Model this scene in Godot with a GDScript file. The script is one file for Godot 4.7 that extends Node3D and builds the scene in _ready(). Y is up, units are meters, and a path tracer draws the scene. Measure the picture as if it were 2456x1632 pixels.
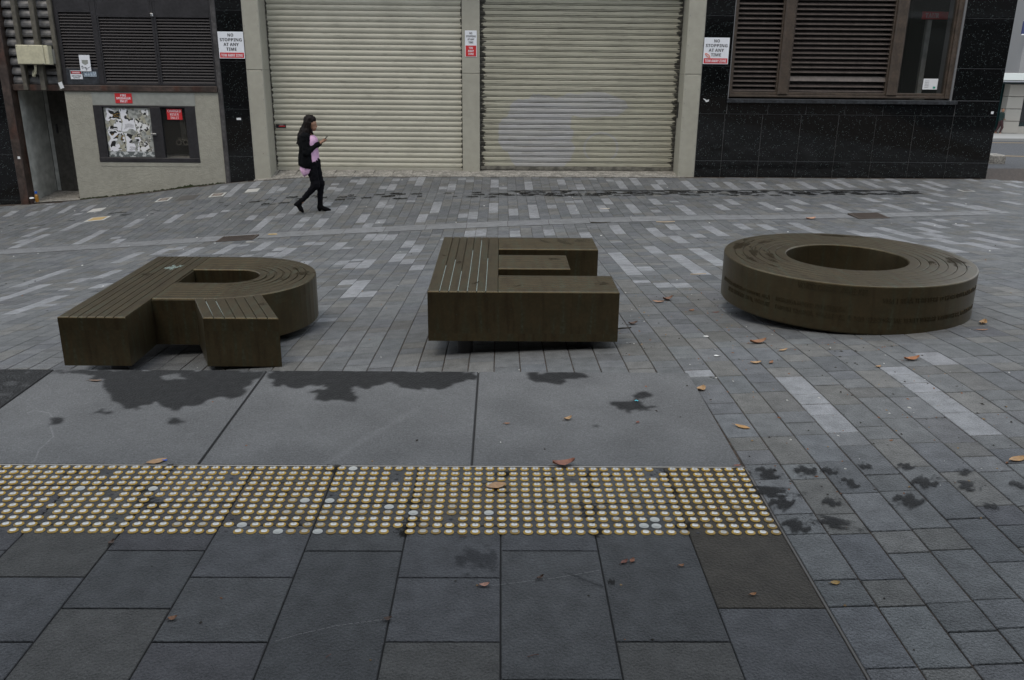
extends Node3D

# ------------------------------------------------------------------ mesh collector
class MB:
	var v := PackedVector3Array()
	var n := PackedVector3Array()
	var u := PackedVector2Array()
	var c := PackedColorArray()
	var ix := PackedInt32Array()
	var col := Color(1, 1, 1)
	# points run counter-clockwise seen from outside; convex
	func poly(p: Array, uv := []) -> void:
		var nn := Vector3.ZERO
		for k in p.size():
			var a: Vector3 = p[k]
			var b: Vector3 = p[(k + 1) % p.size()]
			nn += a.cross(b)
		nn = nn.normalized()
		var s := v.size()
		for k in p.size():
			v.append(p[k]); n.append(nn); c.append(col)
			u.append(uv[k] if uv.size() > k else Vector2(p[k].x + p[k].z * 0.37, p[k].y + p[k].z * 0.61))
		for k in range(1, p.size() - 1):
			ix.append(s); ix.append(s + k + 1); ix.append(s + k)
	func box(lo: Vector3, hi: Vector3) -> void:
		var a := Vector3(min(lo.x, hi.x), min(lo.y, hi.y), min(lo.z, hi.z))
		var b := Vector3(max(lo.x, hi.x), max(lo.y, hi.y), max(lo.z, hi.z))
		poly([Vector3(a.x, a.y, b.z), Vector3(b.x, a.y, b.z), Vector3(b.x, b.y, b.z), Vector3(a.x, b.y, b.z)])
		poly([Vector3(b.x, a.y, a.z), Vector3(a.x, a.y, a.z), Vector3(a.x, b.y, a.z), Vector3(b.x, b.y, a.z)])
		poly([Vector3(b.x, a.y, b.z), Vector3(b.x, a.y, a.z), Vector3(b.x, b.y, a.z), Vector3(b.x, b.y, b.z)])
		poly([Vector3(a.x, a.y, a.z), Vector3(a.x, a.y, b.z), Vector3(a.x, b.y, b.z), Vector3(a.x, b.y, a.z)])
		poly([Vector3(a.x, b.y, b.z), Vector3(b.x, b.y, b.z), Vector3(b.x, b.y, a.z), Vector3(a.x, b.y, a.z)])
		poly([Vector3(a.x, a.y, a.z), Vector3(b.x, a.y, a.z), Vector3(b.x, a.y, b.z), Vector3(a.x, a.y, b.z)])
	# box with its four long front edges chamfered (towards +z)
	func cbox(lo: Vector3, hi: Vector3, e: float) -> void:
		var a := lo
		var b := hi
		poly([Vector3(a.x + e, a.y + e, b.z), Vector3(b.x - e, a.y + e, b.z), Vector3(b.x - e, b.y - e, b.z), Vector3(a.x + e, b.y - e, b.z)])
		var o := [Vector3(a.x, a.y, b.z - e), Vector3(b.x, a.y, b.z - e), Vector3(b.x, b.y, b.z - e), Vector3(a.x, b.y, b.z - e)]
		var f := [Vector3(a.x + e, a.y + e, b.z), Vector3(b.x - e, a.y + e, b.z), Vector3(b.x - e, b.y - e, b.z), Vector3(a.x + e, b.y - e, b.z)]
		var r := [Vector3(a.x, a.y, a.z), Vector3(b.x, a.y, a.z), Vector3(b.x, b.y, a.z), Vector3(a.x, b.y, a.z)]
		for k in 4:
			var j := (k + 1) % 4
			poly([o[k], o[j], f[j], f[k]])
			poly([r[k], r[j], o[j], o[k]])
		poly([r[3], r[2], r[1], r[0]])
	# flat outline (x, z) counter-clockwise seen from above with z towards the viewer; extruded y0..y1 with a chamfered top
	func prism(o: PackedVector2Array, y0: float, y1: float, e := 0.0, bottom := true) -> void:
		var m := o.size()
		var inner := PackedVector2Array()
		for k in m:
			var p := o[(k + m - 1) % m]
			var q := o[k]
			var r := o[(k + 1) % m]
			var d1 := (q - p).normalized()
			var d2 := (r - q).normalized()
			var n1 := Vector2(d1.y, -d1.x)
			var n2 := Vector2(d2.y, -d2.x)
			var mm := (n1 + n2)
			mm = mm / max(0.4, mm.length_squared() * 0.5)
			inner.append(q + mm * e)
		var ys := y1 - e
		for k in m:
			var j := (k + 1) % m
			var a := o[k]
			var b := o[j]
			poly([Vector3(a.x, y0, a.y), Vector3(b.x, y0, b.y), Vector3(b.x, ys, b.y), Vector3(a.x, ys, a.y)])
			if e > 0.0:
				poly([Vector3(a.x, ys, a.y), Vector3(b.x, ys, b.y), Vector3(inner[j].x, y1, inner[j].y), Vector3(inner[k].x, y1, inner[k].y)])
		var tri := Geometry2D.triangulate_polygon(inner)
		for k in range(0, tri.size(), 3):
			var p0 := inner[tri[k]]
			var p1 := inner[tri[k + 1]]
			var p2 := inner[tri[k + 2]]
			if (p1 - p0).cross(p2 - p0) > 0:
				var t := p1
				p1 = p2
				p2 = t
			poly([Vector3(p0.x, y1, p0.y), Vector3(p1.x, y1, p1.y), Vector3(p2.x, y1, p2.y)])
			if bottom:
				poly([Vector3(p0.x, y0, p0.y), Vector3(p2.x, y0, p2.y), Vector3(p1.x, y0, p1.y)])
	# like prism, each edge k rounded over by ins[k], the shoulder starting drop below the top
	func rounded(o: PackedVector2Array, y0: float, y1: float, ins: Array, drop: float) -> void:
		var m := o.size()
		var rings := []
		for f in [[0.0, y1 - drop], [0.28, y1 - drop * 0.30], [1.0, y1]]:
			var ring := []
			for k in m:
				var p := o[(k + m - 1) % m]
				var q := o[k]
				var r := o[(k + 1) % m]
				var d1 := (q - p).normalized()
				var d2 := (r - q).normalized()
				var n1 := Vector2(d1.y, -d1.x)
				var n2 := Vector2(d2.y, -d2.x)
				var e1: float = ins[(k + m - 1) % m] * f[0]
				var e2: float = ins[k] * f[0]
				var det := n1.x * n2.y - n1.y * n2.x
				var off: Vector2 = n1 * maxf(e1, e2)
				if absf(det) > 0.05:
					off = Vector2(e1 * n2.y - e2 * n1.y, n1.x * e2 - n2.x * e1) / det
				ring.append(Vector3(q.x + off.x, f[1], q.y + off.y))
			rings.append(ring)
		for k in m:
			var j := (k + 1) % m
			poly([Vector3(o[k].x, y0, o[k].y), Vector3(o[j].x, y0, o[j].y), rings[0][j], rings[0][k]])
			for h in 2:
				poly([rings[h][k], rings[h][j], rings[h + 1][j], rings[h + 1][k]])
		var flat := PackedVector2Array()
		for p in rings[2]:
			flat.append(Vector2(p.x, p.z))
		var tri := Geometry2D.triangulate_polygon(flat)
		for k in range(0, tri.size(), 3):
			var p0 := flat[tri[k]]
			var p1 := flat[tri[k + 1]]
			var p2 := flat[tri[k + 2]]
			if (p1 - p0).cross(p2 - p0) > 0:
				var t := p1
				p1 = p2
				p2 = t
			poly([Vector3(p0.x, y1, p0.y), Vector3(p1.x, y1, p1.y), Vector3(p2.x, y1, p2.y)])
	# closed (r, y) outline, counter-clockwise, turned about the y axis
	func turn(prof: Array, at: Vector3, segs: int, closed := true, smooth := true) -> void:
		var m := prof.size()
		for k in (m if closed else m - 1):
			var p: Vector2 = prof[k]
			var q: Vector2 = prof[(k + 1) % m]
			var d := (q - p).normalized()
			var nr := Vector2(d.y, -d.x)
			var s := v.size()
			for i in segs + 1:
				var a := TAU * i / segs
				var cs := Vector2(sin(a), cos(a))
				for e in [p, q]:
					v.append(at + Vector3(e.x * cs.x, e.y, e.x * cs.y))
					n.append(Vector3(nr.x * cs.x, nr.y, nr.x * cs.y))
					c.append(col)
					u.append(Vector2(float(i) / segs, e.x * 20.0))
			for i in segs:
				var b := s + i * 2
				ix.append_array(PackedInt32Array([b, b + 3, b + 2, b, b + 1, b + 3]))
	# round bar along a path
	func tube(path: Array, r: float, segs := 8) -> void:
		var rings := []
		for k in path.size():
			var a: Vector3 = path[max(0, k - 1)]
			var b: Vector3 = path[min(path.size() - 1, k + 1)]
			var d := (b - a).normalized()
			var x := d.cross(Vector3(0.31, 0.9, 0.27)).normalized()
			var y := d.cross(x)
			var ring := []
			for i in segs:
				var t := TAU * i / segs
				ring.append(path[k] + (x * cos(t) + y * sin(t)) * r)
			rings.append(ring)
		for k in path.size() - 1:
			for i in segs:
				var j := (i + 1) % segs
				poly([rings[k][i], rings[k][j], rings[k + 1][j], rings[k + 1][i]])
		var e0: Array = rings[0].duplicate()
		e0.reverse()
		poly(e0)
		poly(rings[-1])
	func mesh(mat: Material) -> ArrayMesh:
		var am := ArrayMesh.new()
		into(am, mat)
		return am
	func into(am: ArrayMesh, mat: Material) -> void:
		if ix.is_empty():
			return
		var a := []
		a.resize(Mesh.ARRAY_MAX)
		a[Mesh.ARRAY_VERTEX] = v
		a[Mesh.ARRAY_NORMAL] = n
		a[Mesh.ARRAY_TEX_UV] = u
		a[Mesh.ARRAY_COLOR] = c
		a[Mesh.ARRAY_INDEX] = ix
		am.add_surface_from_arrays(Mesh.PRIMITIVE_TRIANGLES, a)
		am.surface_set_material(am.get_surface_count() - 1, mat)

var taken := {}
var M := {}
var rng := RandomNumberGenerator.new()

func named(parent: Node, called: String) -> String:
	var key := str(parent.get_instance_id()) + called
	var k: int = taken.get(key, -1) + 1
	taken[key] = k
	return called if k == 0 else "%s_%03d" % [called, k]

func part(parent: Node, called: String, mesh: Mesh, at := Vector3.ZERO, label := "") -> MeshInstance3D:
	var o := MeshInstance3D.new()
	o.name = named(parent, called)
	o.mesh = mesh
	o.position = at
	if label != "":
		o.set_meta("label", label)
	parent.add_child(o, true)
	return o

func pbox(parent: Node, called: String, lo: Vector3, hi: Vector3, mat: Material, e := 0.0, label := "") -> MeshInstance3D:
	var mb := MB.new()
	if e > 0.0:
		mb.cbox(lo, hi, e)
	else:
		mb.box(lo, hi)
	return part(parent, called, mb.mesh(mat), Vector3.ZERO, label)

func thing(called: String, label: String, category: String, at := Vector3.ZERO, group := "", turn := 0.0) -> Node3D:
	var o := Node3D.new()
	o.name = named(self, called)
	o.position = at
	o.rotation.y = turn
	o.set_meta("label", label)
	o.set_meta("category", category)
	if group != "":
		o.set_meta("group", group)
	add_child(o, true)
	return o

func solo(called: String, mesh: Mesh, label: String, category: String, at := Vector3.ZERO, group := "", turn := 0.0) -> MeshInstance3D:
	var o := part(self, called, mesh, at, label)
	o.rotation.y = turn
	o.set_meta("category", category)
	if group != "":
		o.set_meta("group", group)
	return o

func structure(called: String, mesh: Mesh = null) -> Node3D:
	var o: Node3D
	if mesh:
		o = MeshInstance3D.new()
		o.mesh = mesh
	else:
		o = Node3D.new()
	o.name = named(self, called)
	o.set_meta("kind", "structure")
	add_child(o, true)
	return o

# ------------------------------------------------------------------ materials
func lin(r: float, g: float, b: float) -> Color:
	return Color(r, g, b).linear_to_srgb()

func mat(key: String, colour: Color, rough := 0.8, metal := 0.0) -> StandardMaterial3D:
	var m := StandardMaterial3D.new()
	m.resource_name = key
	m.albedo_color = colour
	m.roughness = rough
	m.metallic = metal
	M[key] = m
	return m

func noise(seed_: int, freq: float, oct := 4, kind := FastNoiseLite.TYPE_SIMPLEX) -> FastNoiseLite:
	var f := FastNoiseLite.new()
	f.seed = seed_
	f.noise_type = kind
	f.frequency = freq
	f.fractal_octaves = oct
	return f

# a tiling grey picture between lo and hi from layered noise, with optional specks
func grain(size: int, seed_: int, fine: float, coarse: float, lo: float, hi: float, specks := 0, speck := Color(1, 1, 1), tint := Color(1, 1, 1)) -> Image:
	var a: Image = noise(seed_, fine, 3).get_seamless_image(size, size)
	var b: Image = noise(seed_ + 7, coarse, 4).get_seamless_image(size, size)
	a.convert(Image.FORMAT_L8)
	b.convert(Image.FORMAT_L8)
	var da := a.get_data()
	var db := b.get_data()
	var out := PackedByteArray()
	out.resize(size * size * 3)
	for k in size * size:
		var t := (da[k] * 0.5 + db[k] * 0.5) / 255.0
		var g := lerpf(lo, hi, clampf((t - 0.5) * 1.6 + 0.5, 0, 1)) * 255.0
		out[k * 3] = int(g * tint.r)
		out[k * 3 + 1] = int(g * tint.g)
		out[k * 3 + 2] = int(g * tint.b)
	var img := Image.create_from_data(size, size, false, Image.FORMAT_RGB8, out)
	var r := RandomNumberGenerator.new()
	r.seed = seed_
	for k in specks:
		var x := r.randi() % size
		var y := r.randi() % size
		var s := 1 + (1 if r.randf() < 0.25 else 0)
		var c := img.get_pixel(x, y).lerp(speck, r.randf_range(0.15, 1.0))
		for i in s:
			for j in s:
				img.set_pixel((x + i) % size, (y + j) % size, c)
	return img

func tex(img: Image) -> ImageTexture:
	img.generate_mipmaps()
	return ImageTexture.create_from_image(img)

func bump(size: int, seed_: int, fine: float, strength: float) -> ImageTexture:
	var a: Image = noise(seed_, fine, 4).get_seamless_image(size, size)
	a.convert(Image.FORMAT_RGBA8)
	a.bump_map_to_normal_map(strength)
	return tex(a)

func triplanar(m: StandardMaterial3D, t: Texture2D, metres: float, nrm: Texture2D = null, depth := 1.0) -> void:
	m.uv1_triplanar = true
	m.uv1_world_triplanar = true
	m.uv1_scale = Vector3.ONE / metres
	if t:
		m.albedo_texture = t
	if nrm:
		m.normal_enabled = true
		m.normal_texture = nrm
		m.normal_scale = depth

func materials() -> void:
	var m: StandardMaterial3D
	var stone := tex(flecked(512, 11))
	var stone_n := bump(512, 5, 0.11, 6.0)
	m = mat("brick", Color(1, 1, 1), 0.72)
	m.metallic_specular = 0.3
	m.vertex_color_use_as_albedo = true
	triplanar(m, stone, 0.9, stone_n, 0.55)
	m = mat("tile", Color(1, 1, 1), 0.66)
	m.metallic_specular = 0.3
	m.vertex_color_use_as_albedo = true
	triplanar(m, tex(flecked(512, 31)), 0.9, stone_n, 0.45)
	m = mat("joint", lin(0.085, 0.062, 0.046), 0.95)
	triplanar(m, tex(grain(256, 41, 0.08, 0.02, 0.45, 1.0)), 0.5)
	m = mat("dark_joint", lin(0.012, 0.012, 0.012), 0.9)
	m = mat("channel", Color(1, 1, 1), 0.7)
	m.vertex_color_use_as_albedo = true
	triplanar(m, stone, 1.3, stone_n, 0.4)
	m = mat("asphalt", lin(0.085, 0.088, 0.095), 0.9)
	triplanar(m, stone, 1.5, stone_n, 0.6)
	m = mat("concrete", lin(0.42, 0.40, 0.36), 0.9)
	triplanar(m, tex(grain(512, 51, 0.05, 0.012, 0.55, 1.0, 3000, Color(0.5, 0.48, 0.42))), 1.6, stone_n, 0.4)
	m = mat("beige", lin(0.375, 0.362, 0.303), 0.5)
	triplanar(m, tex(grain(512, 61, 0.03, 0.006, 0.94, 1.0, 60, Color(0.55, 0.52, 0.46))), 3.1)
	m = mat("beige_wall", lin(0.33, 0.32, 0.268), 0.8)
	triplanar(m, tex(grain(512, 62, 0.03, 0.006, 0.92, 1.0, 90, Color(0.5, 0.48, 0.42))), 2.7, stone_n, 0.15)
	m = mat("grey_paint", lin(0.29, 0.30, 0.275), 0.6)
	triplanar(m, tex(grain(256, 63, 0.04, 0.01, 0.88, 1.0)), 1.7)
	m = mat("granite", lin(0.9, 0.95, 1.0), 0.07)
	m.metallic_specular = 0.5
	triplanar(m, tex(granite()), 1.15)
	m = mat("grout", lin(0.16, 0.16, 0.165), 0.9)
	m = mat("dark_metal", lin(0.030, 0.028, 0.031), 0.45)
	triplanar(m, tex(grain(256, 71, 0.05, 0.01, 0.75, 1.0)), 1.2)
	m = mat("service_slat", lin(0.048, 0.044, 0.045), 0.5)
	m = mat("brown_frame", lin(0.085, 0.062, 0.045), 0.5)
	triplanar(m, tex(grain(256, 72, 0.05, 0.01, 0.7, 1.0)), 1.0)
	m = mat("louvre_brown", lin(0.12, 0.098, 0.088), 0.55)
	triplanar(m, tex(grain(256, 73, 0.05, 0.01, 0.7, 1.0)), 0.9)
	m = mat("bronze_trim", lin(0.075, 0.052, 0.042), 0.5)
	triplanar(m, tex(rust()), 1.4)
	m = mat("fat_slat", lin(0.23, 0.225, 0.225), 0.4)
	triplanar(m, tex(grain(512, 75, 0.02, 0.006, 0.55, 1.0, 200, Color(0.25, 0.24, 0.2))), 1.3)
	m = mat("slat_bar", lin(0.13, 0.118, 0.092), 0.6)
	triplanar(m, tex(grain(256, 76, 0.03, 0.01, 0.7, 1.0)), 1.1)
	m = mat("cavity", lin(0.06, 0.058, 0.055), 1.0)
	m = mat("door", lin(0.085, 0.08, 0.07), 0.6)
	triplanar(m, tex(grain(256, 77, 0.04, 0.01, 0.75, 1.0)), 1.2)
	m = mat("box_cream", lin(0.56, 0.53, 0.38), 0.45)
	triplanar(m, tex(grain(256, 78, 0.04, 0.01, 0.9, 1.0)), 0.8)
	m = mat("white", lin(0.78, 0.79, 0.80), 0.5)
	m = mat("sign_white", lin(0.74, 0.76, 0.80), 0.4)
	m = mat("sign_red", lin(0.55, 0.03, 0.035), 0.4)
	m = mat("sign_black", lin(0.012, 0.012, 0.016), 0.5)
	m = mat("paper", lin(0.68, 0.69, 0.70), 0.8)
	m = mat("steel", lin(0.55, 0.55, 0.54), 0.35, 1.0)
	m = mat("stud_yellow", lin(0.50, 0.305, 0.028), 0.5)
	triplanar(m, tex(grain(128, 79, 0.1, 0.03, 0.7, 1.0)), 0.2)
	m = mat("stud_white", lin(0.42, 0.43, 0.41), 0.45)
	mat("stud_dirty", lin(0.27, 0.17, 0.03), 0.6)
	mat("stud_worn", lin(0.40, 0.25, 0.035), 0.55)
	m = mat("stud_tarnish", lin(0.42, 0.41, 0.38), 0.4, 1.0)
	m.anisotropy_enabled = true
	m.anisotropy = 0.7
	m = mat("stud_steel", lin(0.62, 0.62, 0.60), 0.3, 1.0)
	m.anisotropy_enabled = true
	m.anisotropy = 0.85
	m = mat("bronze", Color(0.86, 0.86, 0.86), 0.4, 0.75)
	triplanar(m, tex(bronze()), 1.1)
	m = mat("bronze_groove", lin(0.03, 0.022, 0.013), 0.7)
	m = mat("glass", lin(0.06, 0.065, 0.06), 0.03)
	m.transparency = BaseMaterial3D.TRANSPARENCY_ALPHA
	m.albedo_color.a = 0.1
	m = mat("wet", lin(0.010, 0.010, 0.010), 0.6)
	m.metallic_specular = 0.3
	m.transparency = BaseMaterial3D.TRANSPARENCY_ALPHA
	m.albedo_texture = tex(blot(256, 3))
	m = mat("damp", lin(0.016, 0.015, 0.013), 0.8)
	m.metallic_specular = 0.2
	m.transparency = BaseMaterial3D.TRANSPARENCY_ALPHA
	m.albedo_texture = M.wet.albedo_texture
	m.albedo_color.a = 0.75
	m = mat("damp_soft", lin(0.03, 0.031, 0.034), 0.8)
	m.metallic_specular = 0.2
	m.transparency = BaseMaterial3D.TRANSPARENCY_ALPHA
	m.albedo_texture = M.wet.albedo_texture
	m.albedo_color.a = 0.42
	mat("vein", lin(0.24, 0.24, 0.24), 0.8)
	m = mat("film", lin(0.035, 0.027, 0.016), 0.12)
	m.transparency = BaseMaterial3D.TRANSPARENCY_ALPHA
	m.albedo_texture = tex(blot(256, 9))
	m.albedo_color.a = 0.7
	mat("verdigris_line", lin(0.19, 0.225, 0.21), 0.8)
	m = mat("verdigris", lin(0.28, 0.36, 0.33), 0.8)
	m.transparency = BaseMaterial3D.TRANSPARENCY_ALPHA
	m.albedo_texture = tex(blot(128, 21))
	m.albedo_color.a = 0.55
	m = mat("grate_iron", lin(0.06, 0.045, 0.036), 0.7)
	m = mat("leaf", Color(1, 1, 1), 0.55)
	m.vertex_color_use_as_albedo = true
	m.backlight_enabled = true
	m.backlight = Color(0.12, 0.07, 0.03)
	m = mat("litter", Color(1, 1, 1), 0.8)
	m.vertex_color_use_as_albedo = true
	m = mat("moss", lin(0.035, 0.045, 0.018), 1.0)

# crystalline stone: fine salt-and-pepper grain over soft clouds, with a few pale scratches
func flecked(size: int, seed_: int) -> Image:
	var r := RandomNumberGenerator.new()
	r.seed = seed_
	var b: Image = noise(seed_ + 7, 0.012, 5).get_seamless_image(size, size)
	b.convert(Image.FORMAT_L8)
	var db := b.get_data()
	var out := PackedByteArray()
	out.resize(size * size * 3)
	for k in size * size:
		var g := 0.80 + (db[k] / 255.0 - 0.5) * 0.14 + (r.randf() + r.randf() - 1.0) * 0.17
		var q := r.randf()
		if q < 0.02:
			g += 0.2
		elif q < 0.05:
			g -= 0.22
		var v := int(clampf(g, 0.2, 1.0) * 255.0)
		out[k * 3] = v
		out[k * 3 + 1] = v
		out[k * 3 + 2] = v
	return Image.create_from_data(size, size, false, Image.FORMAT_RGB8, out)

func granite() -> Image:
	var img := grain(512, 91, 0.12, 0.02, 0.055, 0.085, 0)
	var r := RandomNumberGenerator.new()
	r.seed = 92
	var cl := noise(94, 0.012, 3)
	for k in 5200:
		var x := r.randi() % 512
		var y := r.randi() % 512
		var b := r.randf()
		if cl.get_noise_2d(x, y) < r.randf_range(-0.5, 0.3):
			continue
		var c := Color(0.09, 0.105, 0.11).lerp(Color(0.85, 0.92, 0.90), pow(b, 5.0))
		img.set_pixel(x, y, c)
		if b > 0.72:
			img.set_pixel((x + 1) % 512, y, c)
			if b > 0.88:
				img.set_pixel(x, (y + 1) % 512, c)
				img.set_pixel((x + 1) % 512, (y + 1) % 512, c)
	return img

func rust() -> Image:
	var img := grain(256, 95, 0.05, 0.012, 0.6, 1.0)
	var f := noise(96, 0.02, 4)
	for y in 256:
		for x in 256:
			var t := clampf(f.get_noise_2d(x * 0.6, y * 0.2) * 2.2, 0, 1)
			var c := img.get_pixel(x, y)
			img.set_pixel(x, y, Color(c.r, c.g * lerpf(1, 0.82, t), c.b * lerpf(1, 0.74, t)))
	return img

func bronze() -> Image:
	var s := 512
	var f := noise(101, 0.01, 5)
	var g := noise(103, 0.06, 3)
	var st := noise(107, 0.012, 4)
	var img := Image.create(s, s, false, Image.FORMAT_RGB8)
	for y in s:
		for x in s:
			var a := f.get_noise_2d(x, y) * 0.5 + 0.5
			var b := g.get_noise_2d(x, y) * 0.5 + 0.5
			# brown patina with long drips of verdigris and darker runs
			var d := st.get_noise_2d(x * 2.2, y * 0.22) * 0.5 + 0.5
			var c := Color(0.36, 0.325, 0.245).lerp(Color(0.42, 0.37, 0.275), a)
			c = c.lerp(Color(0.37, 0.375, 0.30), clampf((d - 0.56) * 2.2, 0, 0.6))
			c = c.lerp(Color(0.31, 0.26, 0.195), clampf((0.42 - d) * 2.0, 0, 0.5))
			c = c.lerp(Color(0.46, 0.50, 0.45), clampf((d - 0.72) * (b - 0.3) * 4.0, 0, 0.5))
			var k := 0.94 + 0.12 * b
			img.set_pixel(x, y, Color(c.r * k, c.g * k, c.b * k))
	return img

# an irregular blot: opaque inside, ragged rim
func blot(size: int, seed_: int) -> Image:
	var f := noise(seed_, 2.4 / size, 4)
	var img := Image.create(size, size, false, Image.FORMAT_RGBA8)
	for y in size:
		for x in size:
			var p := Vector2(x + 0.5, y + 0.5) / size * 2.0 - Vector2.ONE
			var d := 0.66 - p.length() + f.get_noise_2d(x, y) * 0.62
			d = min(d, (1.0 - max(absf(p.x), absf(p.y))) * 3.0)
			img.set_pixel(x, y, Color(1, 1, 1, clampf(d * 2.8, 0.0, 0.8)))
	return img

# ------------------------------------------------------------------ the lie of the land
var XS := [-12.0, -9.3, -7.4, -5.5, -3.8, -2.15, 0.0, 1.1, 2.6, 4.5, 7.4, 12.0]
var ZS := [-19.5, -17.7, -16.1, -13.2, -12.3, -9.5, -6.5, -5.0, -3.5, -1.0]
var GY := [
	[-1.33, -1.26, -1.06, -0.82, -0.68, -0.662, -0.65, -0.643, -0.636, -0.628, -0.622, -0.61],
	[-1.36, -1.26, -1.06, -0.825, -0.685, -0.665, -0.65, -0.643, -0.636, -0.628, -0.622, -0.61],
	[-1.60, -1.40, -1.17, -0.965, -0.82, -0.755, -0.71, -0.695, -0.68, -0.665, -0.635, -0.60],
	[-1.45, -1.32, -1.22, -1.09, -0.96, -0.855, -0.735, -0.685, -0.63, -0.595, -0.52, -0.42],
	[-1.42, -1.29, -1.19, -1.06, -0.94, -0.84, -0.735, -0.685, -0.62, -0.57, -0.47, -0.36],
	[-1.30, -1.13, -1.00, -0.87, -0.75, -0.635, -0.50, -0.455, -0.395, -0.335, -0.25, -0.11],
	[-0.90, -0.77, -0.67, -0.57, -0.47, -0.37, -0.235, -0.19, -0.125, -0.05, 0.06, 0.2],
	[-0.78, -0.65, -0.55, -0.45, -0.36, -0.27, -0.115, -0.06, 0.005, 0.085, 0.2, 0.36],
	[-0.70, -0.56, -0.47, -0.37, -0.28, -0.19, -0.05, -0.004, 0.06, 0.14, 0.26, 0.42],
	[-0.70, -0.56, -0.47, -0.37, -0.28, -0.19, -0.05, -0.004, 0.06, 0.14, 0.26, 0.42]]
var colmemo := {}

func herm(xs: Array, ys: Array, x: float) -> float:
	x = clampf(x, xs[0], xs[-1])
	var i := 0
	while i < xs.size() - 2 and x > xs[i + 1]:
		i += 1
	var h: float = xs[i + 1] - xs[i]
	var t: float = (x - xs[i]) / h
	var d: float = (ys[i + 1] - ys[i]) / h
	var m0 := d
	var m1 := d
	if i > 0:
		m0 = 0.5 * (d + (ys[i] - ys[i - 1]) / (xs[i] - xs[i - 1]))
	if i < xs.size() - 2:
		m1 = 0.5 * (d + (ys[i + 2] - ys[i + 1]) / (xs[i + 2] - xs[i + 1]))
	var t2 := t * t
	var t3 := t2 * t
	return (2 * t3 - 3 * t2 + 1) * ys[i] + (t3 - 2 * t2 + t) * h * m0 + (-2 * t3 + 3 * t2) * ys[i + 1] + (t3 - t2) * h * m1

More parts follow.
